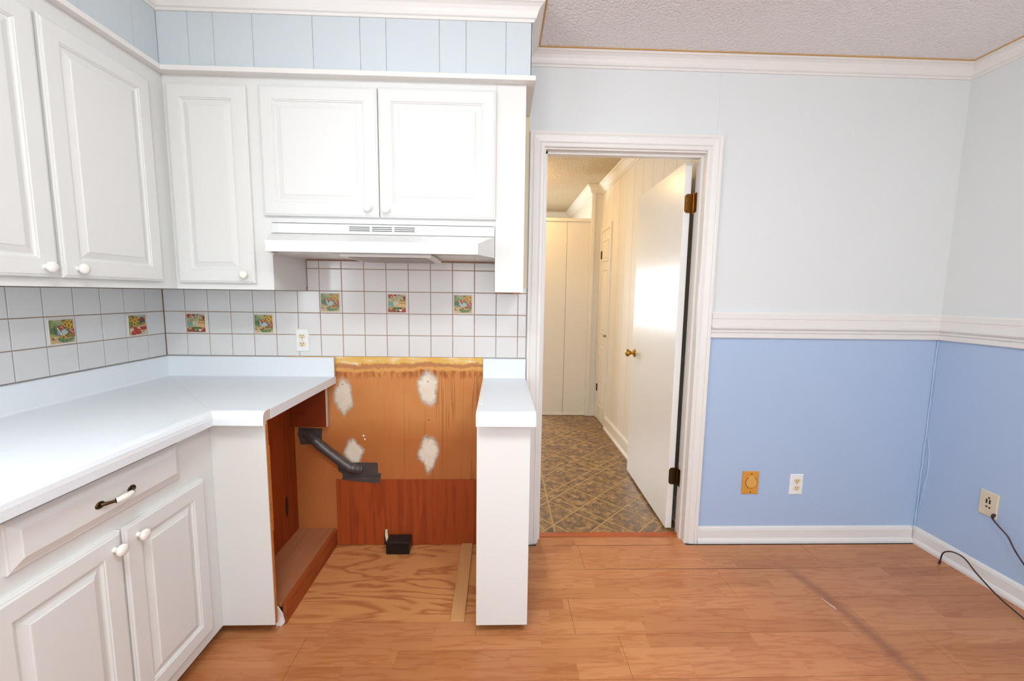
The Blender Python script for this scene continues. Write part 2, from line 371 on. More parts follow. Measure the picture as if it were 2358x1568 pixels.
# planks
NX0, NX1, NY = 0.813, 1.586, -0.545
def plank(x0, x1, y0, y1):
    if x1 - x0 < 0.02 or y1 - y0 < 0.008: return
    g = 0.0006
    b = MB(); z0, z1 = -0.0155, 0.0
    b.box(x0 + g, x1 - g, y0 + g, y1 - g, z0, z1).build('plank', 'lam', fl)
rows = []; y = -0.03; rows.append((0.05, y)); 
while y > -3.98: rows.append((y, max(y - 0.195, -4.0))); y -= 0.195
ends = {3: 1.982, 4: 2.15, 1: 3.32, 2: 2.75, 0: 2.62}
for k, (yt, yb) in enumerate(rows):
    x = ends.get(k, 0.3 + random.random() * 1.1) - 1.22 * 4
    while x < XR:
        a, c = max(x, 0.0), min(x + 1.22, XR); x += 1.22
        if c <= a: continue
        if k == 0: plank(max(a, DX0), min(c, DX1), yb, yt)
        elif yb >= NY: plank(max(a, NX1), c, yb, yt)
        elif yt > NY:
            plank(max(a, NX1), c, yb, yt); plank(a, min(c, NX1), yb, NY)
        else: plank(a, c, yb, yt)
for x0, x1, yj in ((2.10, 3.32, -0.2252), (1.95, 2.62, -0.0302)):
    MB().prism([(x0, yj - 0.0004), ((x0 + x1) / 2, yj - 0.0016), (x1, yj - 0.0004), (x1, yj + 0.0004), ((x0 + x1) / 2, yj + 0.0014), (x0, yj + 0.0004)], -0.001, 0.0003).build('open_joint', 'subdirt', fl, label='dark open joint between boards')
MB().prism([(3.122, -0.43), (3.126, -0.43), (3.142, -0.49), (3.136, -0.50), (3.128, -0.46)], -0.001, 0.0003).build('scratch', 'particle', fl, label='pale scratch in the laminate')
MB().box(0.6, NX1, NY + 0.001, 0, -0.0158, -0.004).build('plywood_subfloor', 'ply', fl, label='bare plywood subfloor with bold grain')

# hall floor with diamond vinyl tiles
HX0, HX1, HY1 = 0.3, 2.75, 3.86
fh = MB().box(HX0, HX1 + 0.1, 0.088, HY1, -0.06, -0.003).build('floor_hall', 'grout_vinyl', label='brown stone-look vinyl floor beyond the doorway', cat='floor', kind='structure')
def clip(poly, a, b, c):       # keep a*x+b*y<=c
    out = []
    for i in range(len(poly)):
        p, q = poly[i], poly[(i + 1) % len(poly)]; dp = a * p[0] + b * p[1] - c; dq = a * q[0] + b * q[1] - c
        if dp <= 0: out.append(p)
        if dp * dq < 0:
            t = dp / (dp - dq); out.append((p[0] + t * (q[0] - p[0]), p[1] + t * (q[1] - p[1])))
    return out
def seq(base, lo, hi):
    o = []; k = -8
    while base + 0.925 * k < hi:
        for d in (0, 0.09, 0.368, 0.646):
            q = base + 0.925 * k + d
            if lo < q < hi: o.append(q)
        k += 1
    return o
CS = seq(-1.54, -3.0, 3.2); SS = seq(2.457, 1.0, 6.8); g = 0.0065
for c0, c1 in zip(CS, CS[1:]):
    for s0, s1 in zip(SS, SS[1:]):
        P = [((s - c) / 2, (s + c) / 2) for c, s in ((c0 + g, s0 + g), (c0 + g, s1 - g), (c1 - g, s1 - g), (c1 - g, s0 + g))]
        for pl in ((-1, 0, -0.95), (1, 0, HX1), (0, -1, -0.089), (0, 1, 3.84)):
            P = clip(P, *pl) if P else P
        if len(P) < 3: continue
        ar = abs(sum(P[i][0] * P[(i + 1) % len(P)][1] - P[(i + 1) % len(P)][0] * P[i][1] for i in range(len(P)))) / 2
        if ar < 0.001: continue
        MB().prism(P, -0.003, -0.0022).build('tile', 'vinyl', fh)
MB().prism([(DX0, 0.05), (DX1, 0.05), (DX1, 0.092), (DX0, 0.092)], -0.016, 0.004).build('trim_1', 'threshold', bev=0.003, label='reddish wood threshold strip in the doorway floor', cat='threshold', kind='structure')

# back wall: paint above and blue below the chair rail, hole for the doorway
ZP = 1.19
wb = MB()
wb.box(-0.1, 1.80, 0, WT, -0.06, CEIL + 0.1, 0); wb.box(1.80, DX0, 0, WT, -0.06, CEIL + 0.1, 0)
wb.box(DX0, DX1, 0, WT, DZ, CEIL + 0.1, 0)
wb.box(DX1, XR + 0.1, 0, WT, ZP, CEIL + 0.1, 0); wb.box(DX1, XR + 0.1, 0, WT, -0.06, ZP, 1)
wall_back = wb.build('wall_back', ['wall', 'blue'], label='kitchen back wall, pale paint above and blue below the chair rail', cat='wall', kind='structure')
wl = MB(); WY0, WY1, WZ0, WZ1 = -2.65, -1.45, 1.05, 2.05
wl.box(-0.1, 0, -4.1, WY0, -0.06, CEIL + 0.1); wl.box(-0.1, 0, WY1, 0, -0.06, CEIL + 0.1); wl.box(-0.1, 0, WY0, WY1, -0.06, WZ0); wl.box(-0.1, 0, WY0, WY1, WZ1, CEIL + 0.1)
wall_left = wl.build('wall_left', 'wall', label='left kitchen wall behind the counter and wall cabinets', cat='wall', kind='structure')
MB().box(XR, XR + 0.1, -4.1, 0, ZP, CEIL + 0.1, 0).box(XR, XR + 0.1, -4.1, 0, -0.06, ZP, 1).build('wall_right', ['wall', 'blue'], label='right kitchen wall, pale above and blue below the chair rail', cat='wall', kind='structure')
FX0, FX1, FZ0, FZ1 = 0.98, 3.82, 0.8, 2.3  # added unseen opening, sized and shifted to shape the frontal light
MB().box(-0.1, FX0, -4.1, -4.0, -0.06, CEIL + 0.1).box(FX1, XR + 0.1, -4.1, -4.0, -0.06, CEIL + 0.1).box(FX0, FX1, -4.1, -4.0, -0.06, FZ0).box(FX0, FX1, -4.1, -4.0, FZ1, CEIL + 0.1).build('wall_front', 'wall', label='kitchen wall behind the viewer with an added window opening for frontal light', cat='wall', kind='structure')
MB().box(-0.1, XR + 0.1, -4.1, 0, CEIL, CEIL + 0.1).build('ceiling', 'ceil', label='white textured kitchen ceiling', cat='ceiling', kind='structure')
def window(name, X, W, H, nx, label):
    b = MB(X); fr = 0.05
    b.box(0, W, 0, fr, -0.09, -0.02).box(0, W, H - fr, H, -0.09, -0.02)
    for i in range(nx + 1):
        c = i * (W - fr) / nx; b.box(c, c + fr, fr, H - fr, -0.09, -0.02)
    o = b.build(name, 'trim', label=label, cat='window', kind='structure')
    for i in range(nx):
        c = i * (W - fr) / nx
        MB(X).box(c + fr, c + (W - fr) / nx, fr, H - fr, -0.06, -0.055).build('pane', 'glass', o)
window('window_1', FL(WY0, WZ0), WY1 - WY0, WZ1 - WZ0, 2, 'white framed window over the left counter')
window('added_window_2', frame((FX0, -4.0, FZ0), (1, 0, 0), (0, 0, 1), (0, 1, 0)), FX1 - FX0, FZ1 - FZ0, 3, 'added unseen three-pane window behind the viewer for frontal light')

# hall shell
hw = MB(); 
for k in range(19):                              # grooved panelling on the right hall wall
    y0 = 0.105 + k * 0.205
    if y0 < 1.9 or y0 > 2.3: pass
    hw.box(HX1 + 0.004, HX1 + 0.1, y0, y0 + 0.205, -0.06, CEIL); hw.box(HX1, HX1 + 0.01, y0 + 0.002, y0 + 0.203, 0, CEIL)
hw.build('wall_hall_right', 'hallwall', label='cream panelled wall on the right side of the hall', cat='wall', kind='structure')
MB().box(HX0 - 0.1, HX0, WT, HY1 + 0.1, -0.06, CEIL).build('wall_hall_left', 'hallwall', label='cream left wall of the hall room', cat='wall', kind='structure')
hb = MB(); hx0, hx1, hz0, hz1 = 0.8, 1.7, 1.0, 1.62
hb.box(HX0, hx0, HY1, HY1 + 0.1, -0.06, CEIL).box(hx1, HX1, HY1, HY1 + 0.1, -0.06, CEIL).box(hx0, hx1, HY1, HY1 + 0.1, -0.06, hz0).box(hx0, hx1, HY1, HY1 + 0.1, hz1, CEIL)
hb.build('wall_hall_back', 'hallwall', label='far cream wall of the hall above the plank partition', cat='wall', kind='structure')
window('window_3', frame((hx1, HY1, hz0), (-1, 0, 0), (0, 0, 1), (0, -1, 0)), hx1 - hx0, hz1 - hz0, 2, 'small white window in the far hall wall')
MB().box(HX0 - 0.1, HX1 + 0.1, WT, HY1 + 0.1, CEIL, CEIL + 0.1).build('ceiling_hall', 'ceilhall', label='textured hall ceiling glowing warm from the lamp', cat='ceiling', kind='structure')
MB().box(2.64, HX1, 2.39, HY1, -0.06, CEIL).build('wall_hall_jog', 'hallwall', label='cream wall jog beside the plank partition in the hall', cat='wall', kind='structure')
pt = MB().box(2.139, 2.632, 2.425, 2.475, 0, 2.14).build('wall_partition', 'hallwall', label='white plank partition at the end of the hall', cat='partition', kind='structure')
for a, b in ((2.139, 2.381), (2.384, 2.632)): MB().box(a, b, 2.405, 2.425, 0.02, 2.115).build('plank', 'hallwall', pt, bev=0.002)
MB().box(2.125, 2.64, 2.395, 2.485, 2.115, 2.15).build('cap_rail', 'hallwall', pt, bev=0.003)
MB().box(2.125, 2.64, 2.392, 2.408, 0, 0.02).build('base_strip', 'hallwall', pt, bev=0.003)
MB().box(2.632, 2.668, 2.372, 2.41, 0, CEIL - 0.07).build('corner_board', 'hallwall', pt, bev=0.002)

# soffit over the cabinets, clad in boards
SX, SY, SR, LZ0, LZ1 = 0.31, -0.32, 1.787, 2.191, 2.210
so = MB().box(0, SX - 0.006, -2.4, 0, LZ1, CEIL).box(SX - 0.006, SR - 0.004, SY + 0.006, 0, LZ1, CEIL).build('wall_soffit', 'soffit', label='pale blue boarded soffit above the wall cabinets', cat='soffit', kind='structure')
gx = [SX, 0.43, 0.528, 0.68, 0.914, 1.1, 1.203, 1.415, 1.522, 1.682, SR]
for a, b in zip(gx, gx[1:]): MB().box(a + 0.0006, b - 0.0006, SY, SY + 0.006, LZ1, CEIL).build('board', 'soffit', so, bev=0.0007)
gy = [SY, -0.431, -0.634, -0.75, -0.95, -1.2, -1.45, -1.7, -2.0, -2.4]
for a, b in zip(gy, gy[1:]): MB().box(SX - 0.006, SX, b + 0.0006, a - 0.0006 if a != SY else a, LZ1, CEIL).build('board', 'soffit', so, bev=0.0007)
MB().box(SR - 0.004, SR, SY, 0, LZ1, CEIL).build('board', 'soffit', so)
MB().prism([(0, -2.4), (0.336, -2.4), (0.336, -0.346), (1.804, -0.346), (1.804, 0), (0, 0)], LZ0, LZ1).build('trim_2', 'trim', bev=0.002, label='white ledge board running along the top of the wall cabinets', cat='ledge', kind='structure')

# crown, chair rail, baseboards
crown = [(0, -0.066), (0.006, -0.066), (0.010, -0.058), (0.016, -0.055), (0.016, -0.050), (0.019, -0.044), (0.023, -0.034), (0.030, -0.022), (0.040, -0.014), (0.046, -0.012), (0.046, -0.005), (0.052, 0.0), (0, 0)]
cr = [(d, CEIL + h) for d, h in crown]
cpath = [(SX, -2.4), (SX, SY), (SR, SY), (SR, 0), (XR, 0), (XR, -4.0)]
tc = MB().sweep(cr, cpath).build('trim_3', 'trim', label='white crown moulding around the soffit and kitchen ceiling', cat='crown moulding', kind='structure')
MB().sweep([(0.048, CEIL - 0.0035), (0.056, CEIL - 0.0035), (0.056, CEIL + 0.001), (0.048, CEIL + 0.001)], cpath).build('caulk_line', 'amber', tc, label='amber stained caulk line')
cr2 = [(d * 1.3, CEIL + h * 1.3) for d, h in crown]
MB().sweep(cr2, [(HX1 - 0.12, HY1), (2.64, HY1), (2.64, 2.39), (HX1, 2.39), (HX1, WT)][1:], side=1).build('trim_4', 'hallwall', label='cream crown moulding along the right hall wall', cat='crown moulding', kind='structure')
MB().sweep(cr2, [(HX0, HY1), (2.64, HY1)]).build('trim_5', 'hallwall', label='cream crown moulding across the far hall wall', cat='crown moulding', kind='structure')
rail = [(0, 1.128), (0.013, 1.128), (0.015, 1.132), (0.015, 1.148), (0.009, 1.153), (0.017, 1.158), (0.017, 1.164), (0.011, 1.168), (0.020, 1.174), (0.024, 1.180), (0.024, 1.186), (0.018, 1.190), (0.017, 1.226), (0.020, 1.228), (0.020, 1.250), (0.014, 1.253), (0.012, 1.262), (0, 1.262)]
MB().sweep(rail, [(2.757, 0), (XR, 0), (XR, -4.0)]).build('trim_6', 'trim', label='white moulded chair rail between pale and blue wall paint', cat='chair rail', kind='structure')
bb = [(0, 0), (0.022, 0), (0.022, 0.012), (0.018, 0.022), (0.012, 0.028), (0.012, 0.072), (0.009, 0.084), (0.004, 0.092), (0, 0.092)]
MB().sweep(bb, [(2.757, 0), (XR - 0.0222, 0)]).build('baseboard_back', 'trim', label='white baseboard under the blue back wall', cat='baseboard', kind='structure')
MB().sweep(bb, [(XR, 0), (XR, -4.0)]).build('baseboard_right', 'trim', label='white baseboard along the blue right wall', cat='baseboard', kind='structure')
MB().sweep([(0, -.002), (0.026, -.002), (0.026, 0.012), (0.016, 0.022), (0.012, 0.025), (0.012, 0.105), (0.02, 0.11), (0.016, 0.125), (0, 0.13)], [(HX1, 1.93), (HX1, WT)]).build('baseboard_hall', 'hallwall', label='dingy cream baseboard on the right hall wall', cat='baseboard', kind='structure')
MB().box(2.668, HX1, 2.375, 2.39, 0, 0.105).build('baseboard_jog', 'hallwall', label='short cream baseboard block on the hall wall jog', cat='baseboard', kind='structure')

# door casing, jamb, stops
cas = [(0, 0), (0, 0.010), (0.004, 0.013), (0.016, 0.013), (0.018, 0.010), (0.024, 0.016), (0.050, 0.021), (0.055, 0.017), (0.060, 0.021), (0.070, 0.021), (0.070, 0)]
tcs = MB().sweep(cas, [(DX0 + 0.004, 0), (DX0 + 0.004, DZ - 0.004), (DX1 - 0.004, DZ - 0.004), (DX1 - 0.004, 0)], lambda x, z, d: (x, -d, z), side=-1).build('trim_7', 'trim', label='white fluted casing around the open doorway', cat='door casing', kind='structure')
MB().box(DX0, DX0 + 0.012, 0, WT, 0, DZ).box(DX1 - 0.004, DX1 - 0.0001, 0, WT, 0, DZ).box(DX0 + 0.012, DX1 - 0.004, 0, WT, DZ - 0.012, DZ).build('jamb', 'trim', tcs)
MB().box(DX0 + 0.012, DX0 + 0.024, 0.03, 0.065, 0, DZ - 0.012).box(DX0 + 0.012, DX1 - 0.004, 0.03, 0.065, DZ - 0.024, DZ - 0.012).box(DX1 - 0.014, DX1 - 0.004, 0.03, 0.055, 0, DZ - 0.024).build('door_stop', 'trim', tcs)
MB().prism([(2.728, 2.125), (2.732, 2.125), (2.736, 2.3), (2.734, 2.416), (2.729, 2.416), (2.730, 2.3)], 0, 0.0016, plane='xz').build('seam_ridge', 'wall', wall_back, label='raised taped seam above the doorway')
cb = MB(); pts = []
for k in range(40):
    z = 0.095 + k * 1.03 / 39; pts.append((XR - 0.004 + random.uniform(-.001, .001), -0.004 + random.uniform(-.0015, .0015), z))
cb.tube(pts, [0.004 + random.uniform(0, .002) for _ in pts], 6).build('caulk_bead', 'caulk', wall_back, label='lumpy caulk bead down the blue corner')
MB().tube([(XR - 0.001, -0.006, 0.62), (XR - 0.001, -0.03, 0.52), (XR - 0.001, -0.034, 0.42), (XR - 0.001, -0.016, 0.24), (XR - 0.001, -0.006, 0.14)], [0.001, 0.0035, 0.004, 0.0035, 0.001], 6).build('tape_wrinkle', 'caulk', wall_back, label='loose wrinkle of corner tape')

# ------------------------------------------------------------------ doors
a = math.radians(-1.6)
DXF = frame((2.668, 0.116, 0), (math.sin(-a), math.cos(a), 0), (0, 0, 1), (-math.cos(a), math.sin(-a), 0))
dr = MB(DXF).box(0, 0.80, 0.012, 2.036, 0, 0.036).build('door_1', 'doorpaint', bev=0.002, label='white flush door standing open into the hall', cat='door', kind='structure')
kx = DXF @ Matrix.Translation((0.735, 0.925, 0.036))
MB(kx).lathe([(0.030, 0), (0.031, 0.003), (0.026, 0.007), (0.012, 0.010), (0.010, 0.026), (0.014, 0.032), (0.024, 0.040), (0.027, 0.050), (0.024, 0.060), (0.014, 0.066), (0.002, 0.067)], 24).build('door_knob', 'brass2', dr, label='round brass door knob')
def hinge(z, mat, lab):
    b = MB()
    pts = [(2.636, z - .036), (2.642, z - .046), (2.652, z - .049), (2.678, z - .049), (2.678, z + .049), (2.652, z + .049), (2.642, z + .046), (2.636, z + .036)]
    h = b.prism(pts, -0.1155, -0.1135, plane='xz').build('hinge', mat, dr, label=lab)
    MB(frame((2.681, 0.108, z - 0.055), (1, 0, 0), (0, 1, 0), (0, 0, 1))).lathe([(0.003, -0.004), (0.006, 0), (0.0055, 0.002), (0.0055, 0.108), (0.006, 0.11), (0.003, 0.115)], 12).build('hinge_pin', mat, h)
    MB().box(2.6845, 2.6825, 0.075, 0.106, z - .049, z + .049).build('jamb_leaf', 'bronze', h)
    for sx, sz in ((2.648, .036), (2.643, 0.0), (2.648, -.036)):
        MB(FB(sx, z + sz, 0.1135)).lathe([(0.0035, 0), (0.003, 0.001), (0.001, 0.0012)], 10).build('screw', 'bronze', h)
hinge(1.825, 'brass', 'worn brass upper hinge'); hinge(0.325, 'bronze', 'dark bronze lower hinge')
# narrow panelled closet door in the hall
cs2 = [(0, 0), (0, 0.012), (0.045, 0.016), (0.05, 0.0)]
CD = frame((HX1, 2.33, 0), (0, -1, 0), (0, 0, 1), (-1, 0, 0))      # u runs toward the viewer
d2 = MB(CD).rects(0.34, 2.0, [(0, -0.01), (0, 0.004)]).build('door_2', 'hallwall', label='narrow cream panelled closet door in the hall wall', cat='door', kind='structure')
for v0, v1 in ((0.16, 0.84), (0.94, 1.60), (1.68, 1.9)):
    MB(CD @ Matrix.Translation((0.06, v0, 0.004))).rects(0.22, v1 - v0, [(0, 0), (0.006, 0.009), (0.012, 0.001), (0.03, 0.001), (0.045, 0.010)]).build('panel', 'hallwall', d2)
MB(CD).sweep(cs2, [(0, 0), (0, 2.0), (0.34, 2.0), (0.34, 0)], lambda u, v, d: (u, v, d), side=-1).build('casing', 'hallwall', d2)
for z in (0.3, 1.72): MB(CD).box(-0.004, 0.008, z, z + 0.08, 0.004, 0.016).build('hinge', 'bronze', d2)
MB(CD @ Matrix.Translation((0.30, 0.93, 0.004))).lathe([(0.01, 0), (0.008, 0.012), (0.014, 0.022), (0.008, 0.03), (0.001, 0.031)], 14).build('knob', 'mesh', d2)
# hall ceiling lamp
hl = empty('ceiling_lamp', (1.78, 2.0, CEIL), label='warm flush ceiling lamp in the hall', cat='lamp')
under(MB(frame((1.78, 2.0, CEIL), (1, 0, 0), (0, -1, 0), (0, 0, -1))).lathe([(0.15, 0), (0.155, 0.02), (0.145, 0.03)], 28).build('base', 'brass2'), hl)
under(MB(frame((1.78, 2.0, CEIL - 0.03), (1, 0, 0), (0, -1, 0), (0, 0, -1))).lathe([(0.142, 0), (0.138, 0.03), (0.115, 0.06), (0.07, 0.08), (0.01, 0.086)], 28).build('glass_shade', 'glow'), hl)

# ------------------------------------------------------------------ tiles
def edge_tile(w, h, th=0.006, e=0.0025):
    return MB().rects(w, h, [(0, -0.002), (0, th - e), (e * 0.3, th - e * 0.3), (e, th)])
tm = {}
def tile(X, w, h, parent, mat='tile'):
    k = (round(w, 4), round(h, 4), mat)
    if k not in tm: tm[k] = edge_tile(w, h).mesh('tile', mat)
    o = bpy.data.objects.new('tile', tm[k]); COL.objects.link(o); o.parent = parent; o.matrix_basis = X; return o
G = 0.0013
MB().box(0, 1.804, -0.003, 0.0, Z0, Z0 + 3 * T + 0.02).box(0.71, 1.645, -0.003, 0, Z0 + 3 * T + 0.02, 1.5).build('grout_bed', 'grout', wall_back)
MB().box(0, 0.003, -1.40, 0, Z0, Z0 + 3 * T + 0.01).build('grout_bed', 'grout', wall_left)
MB().box(1.769, 1.804, -0.0025, 0, Z0 + 3 * T + 0.02, 2.19).build('bare_strip', 'bare', wall_back, label='bare plaster strip beside the casing')

def shape_col(me_list): pass
class PR:                                   # flat print, layered coloured polygons on the unit square
    def __init__(s): s.p = []
    def poly(s, pts, c): s.p.append((pts, c)); return s
    def ell(s, x, y, a, b, c, r=0.0, n=14):
        return s.poly([(x + a * math.cos(t) * math.cos(r) - b * math.sin(t) * math.sin(r), y + a * math.cos(t) * math.sin(r) + b * math.sin(t) * math.cos(r)) for t in [2 * math.pi * i / n for i in range(n)]], c)
    def flower(s, x, y, r, c=(224, 176, 60), core=(110, 66, 24)):
        for i in range(8):
            t = i * math.pi / 4; s.ell(x + r * .55 * math.cos(t), y + r * .55 * math.sin(t), r * .5, r * .24, c, t, 8)
        return s.ell(x, y, r * .4, r * .4, core, 0, 10)
    def stroke(s, pts, wd, c):
        for (x0, y0), (x1, y1) in zip(pts, pts[1:]):
            L = math.hypot(x1 - x0, y1 - y0) or 1; nx, ny = -(y1 - y0) / L * wd / 2, (x1 - x0) / L * wd / 2; ex, ey = (x1 - x0) / L * wd * .35, (y1 - y0) / L * wd * .35
            s.poly([(x0 + nx - ex, y0 + ny - ey), (x0 - nx - ex, y0 - ny - ey), (x1 - nx + ex, y1 - ny + ey), (x1 + nx + ex, y1 + ny + ey)], c)
        return s
    def mesh(s, S):
        v = []; f = []; cols = []
        for k, (pts, c) in enumerate(s.p):
            b = len(v); pts = [(min(max(x, 0), 1), min(max(y, 0), 1)) for x, y in pts]
            A = sum(pts[i][0] * pts[(i + 1) % len(pts)][1] - pts[(i + 1) % len(pts)][0] * pts[i][1] for i in range(len(pts)))
            if abs(A) < 1e-6: continue
            if A < 0: pts = pts[::-1]
            for x, y in pts: v.append((x * S, y * S, 0.00004 * k))
            f.append(tuple(range(b, b + len(pts)))); cols.append((lin(*c), len(pts)))
        me = bpy.data.meshes.new('picture'); me.from_pydata(v, [], f); me.materials.append(M['print'])
        at = me.color_attributes.new('Col', 'FLOAT_COLOR', 'CORNER'); i = 0
        for c, n in cols:
            for _ in range(n): at.data[i].color = c; i += 1
        return me
SQ = [(0, 0), (1, 0), (1, 1), (0, 1)]
A = PR().poly(SQ, (104, 138, 84)).ell(.38, .88, .28, .16, (158, 168, 120)).ell(.2, .7, .15, .2, (128, 156, 98)).ell(.14, .55, .14, .13, (70, 116, 70)).ell(.5, .95, .3, .08, (176, 166, 130)).ell(.62, .98, .12, .08, (60, 110, 60))
A.poly([(0, 0), (1, 0), (1, .2), (.7, .26), (.4, .3), (0, .42)], (206, 182, 134)).poly([(0, .42), (.22, .36), (.25, .3), (0, .28)], (178, 162, 96)).ell(.2, .16, .22, .1, (222, 186, 142))
for x, y in ((.72, .87), (.92, .88), (.79, .74), (.91, .66), (.64, .79)): A.flower(x, y, .12)
A.ell(.48, .66, .17, .1, (156, 62, 46), -.1)
for x, y, c in ((.40, .68, (196, 90, 60)), (.47, .70, (226, 180, 130)), (.55, .69, (170, 52, 40)), (.43, .62, (140, 40, 34)), (.52, .64, (214, 150, 110))): A.ell(x, y, .04, .035, c, 0, 8)
A.poly([(.28, .36), (.26, .52), (.33, .55), (.36, .40), (.5, .3)], (138, 156, 196)).poly([(.26, .68), (.31, .68), (.48, .36), (.42, .33)], (206, 218, 204)).poly([(.46, .55), (.66, .62), (.74, .5), (.68, .38), (.52, .33), (.44, .4)], (180, 200, 194)).poly([(.6, .58), (.7, .6), (.72, .48)], (96, 110, 112)).stroke([(.24, .72), (.2, .74), (.22, .5), (.26, .36)], .03, (120, 92, 70))
A.poly([(.72, .5), (.98, .62), (1, .42), (.8, .34)], (168, 60, 58))
for i in range(12): A.ell(.76 + .2 * ((i * 7) % 12) / 12, .42 + .16 * ((i * 5) % 12) / 12, .016, .016, (240, 214, 200), 0, 6)
A.poly([(.62, .34), (.8, .38), (1, .42), (1, .26), (.64, .22)], (150, 110, 62)).stroke([(.64, .3), (1, .32)], .015, (112, 78, 40)).flower(.5, .25, .13)
A.poly([(.26, .2), (.4, .24), (.6, .16), (.98, .2), (.84, .06), (.5, .02), (.36, .08)], (72, 122, 74)).stroke([(.5, .18), (.56, .03)], .02, (140, 176, 120)).stroke([(.72, .17), (.7, .04)], .02, (146, 180, 130)).stroke([(.84, .16), (.78, .05)], .015, (146, 180, 130)).ell(.12, .2, .1, .05, (140, 82, 48)).ell(.16, .22, .06, .03, (226, 206, 160))
B = PR().poly(SQ, (196, 190, 146)).poly([(0, .3), (.35, .3), (.4, .55), (0, .6)], (140, 178, 146)).ell(.2, .42, .15, .14, (122, 172, 160)).poly([(.32, .34), (.56, .34), (.58, .58), (.3, .58)], (206, 212, 190)).poly([(.66, .7), (1, .62), (1, .34), (.7, .36)], (196, 148, 74)).poly([(.7, .6), (.98, .58), (.98, .54), (.72, .55)], (236, 196, 140)).poly([(.64, .74), (1, .68), (1, .62), (.68, .66)], (140, 122, 60))
B.ell(.72, .35, .34, .14, (222, 182, 126)).ell(.72, .37, .26, .09, (232, 198, 150)).stroke([(.6, .42), (.66, .34)], .012, (180, 126, 80)).stroke([(.76, .42), (.78, .33)], .012, (180, 126, 80))
B.poly([(0, 0), (1, 0), (1, .22), (.8, .26), (.3, .26), (0, .2)], (120, 40, 36)).poly([(.3, .28), (.8, .28), (.74, .16), (.36, .18)], (52, 110, 64)).ell(.48, .12, .1, .06, (136, 158, 96), .7).ell(.42, .18, .08, .04, (70, 132, 74))
for i in range(6): B.stroke([(.04 + .05 * i, .02), (.04 + .05 * i, .13)], .014, (206, 104, 96))
B.stroke([(.02, .06), (.34, .06)], .012, (206, 104, 96)).stroke([(.02, .11), (.34, .11)], .012, (206, 104, 96))
B.ell(.16, .24, .12, .1, (214, 190, 132)).ell(.12, .24, .03, .035, (60, 26, 14)).ell(.22, .24, .04, .09, (190, 160, 96)).ell(.88, .15, .11, .13, (176, 50, 46)).ell(.86, .22, .07, .05, (222, 140, 90)).poly([(.6, .16), (.82, .16), (.78, .08), (.7, .04), (.64, .08)], (246, 236, 222))
B.ell(.15, .92, .15, .11, (168, 36, 52)).ell(.2, .88, .06, .05, (230, 150, 110)).poly([(.32, 1), (.76, 1), (.74, .92), (.34, .92)], (122, 20, 30)).ell(.94, .82, .08, .13, (150, 30, 40)).ell(.94, .95, .07, .05, (234, 180, 180)).ell(.06, .78, .08, .06, (62, 90, 40)).ell(.26, .81, .07, .04, (70, 96, 50)).ell(.86, .88, .08, .04, (110, 150, 90), .7)
def script(P, ox, oy, sc, ang, wd, col):
    L = {'A': ([[(0, 0), (.22, .55), (.32, .8), (.36, .5), (.4, 0)], [(.1, .3), (.4, .32)]], .48), 'p': ([[(0, -.35), (.1, .42)], [(.08, .3), (.2, .44), (.3, .3), (.2, .05), (.06, .08)]], .36), 'l': ([[(0, .05), (.12, .4), (.2, .8), (.12, .78), (.06, .3), (.1, 0), (.2, .08)]], .24),
         'e': ([[(0, .2), (.18, .26), (.2, .42), (.08, .4), (.02, .16), (.12, 0), (.28, .12)]], .32), 'P': ([[(.06, -.05), (.18, .8)], [(.04, .7), (.26, .86), (.46, .7), (.36, .45), (.14, .4)]], .5), 'i': ([[(.04, .42), (.04, .05), (.14, .04)], [(.1, .6), (.12, .64)]], .2), ' ': ([], .2)}
    x = 0
    for ch in 'Apple Pie':
        for st in L[ch][0]:
            P.stroke([(ox + ((x + px) * math.cos(ang) - py * math.sin(ang)) * sc, oy + ((x + px) * math.sin(ang) + py * math.cos(ang)) * sc) for px, py in st], wd, col)
        x += L[ch][1]
script(B, .055, .60, .275, .36, .034, (92, 78, 46)); script(B, .05, .608, .275, .36, .022, (240, 232, 196))
Cc = PR().poly(SQ, (120, 138, 82)).poly([(.5, 1), (1, 1), (1, .86), (.5, .86)], (150, 186, 192)).ell(.22, .9, .12, .1, (60, 110, 90)).ell(.4, .56, .3, .16, (80, 118, 56)).ell(.5, .5, .16, .1, (120, 162, 90))
for x, y in ((.12, .8), (.44, .88), (.34, .72), (.52, .76), (.3, .56)): Cc.flower(x, y, .14, (228, 178, 66))
Cc.ell(.75, .76, .16, .13, (104, 34, 40)).ell(.72, .78, .07, .06, (160, 50, 80)).ell(.78, .66, .16, .06, (30, 66, 104)).poly([(.84, .84), (.94, .98), (1, .96), (.92, .8)], (222, 140, 100)).poly([(.62, .5), (.98, .56), (.98, .44), (.6, .42)], (222, 160, 76)).flower(.84, .54, .1)
Cc.poly([(0, 0), (1, 0), (1, .42), (.5, .44), (0, .42)], (226, 204, 166)).poly([(0, .42), (.28, .42), (.28, .36), (0, .36)], (190, 90, 80)).poly([(.62, .42), (1, .44), (1, .24), (.72, .22), (.6, .32)], (176, 26, 40)).poly([(.6, .46), (.96, .48), (.96, .42), (.6, .4)], (226, 160, 150))
for x, y, r in ((.34, .32, .13), (.5, .16, .17), (.22, .1, .16)): Cc.ell(x, y, r, r * .85, (176, 20, 34)).ell(x + .03, y + .03, r * .4, r * .3, (222, 70, 70))
Cc.ell(.8, .14, .1, .05, (130, 150, 120), .5).stroke([(.7, .06), (.98, .2)], .025, (240, 232, 214)).ell(.68, .06, .04, .03, (150, 120, 60))
PS = 0.088
prints = {'A': A.mesh(PS), 'B': B.mesh(PS), 'C': Cc.mesh(PS)}
plate_m = MB().rects(0.095, 0.095, [(0, 0), (0, 0.0025), (0.002, 0.004), (0.004, 0.0042)]).mesh('picture_plate', 'tileborder')
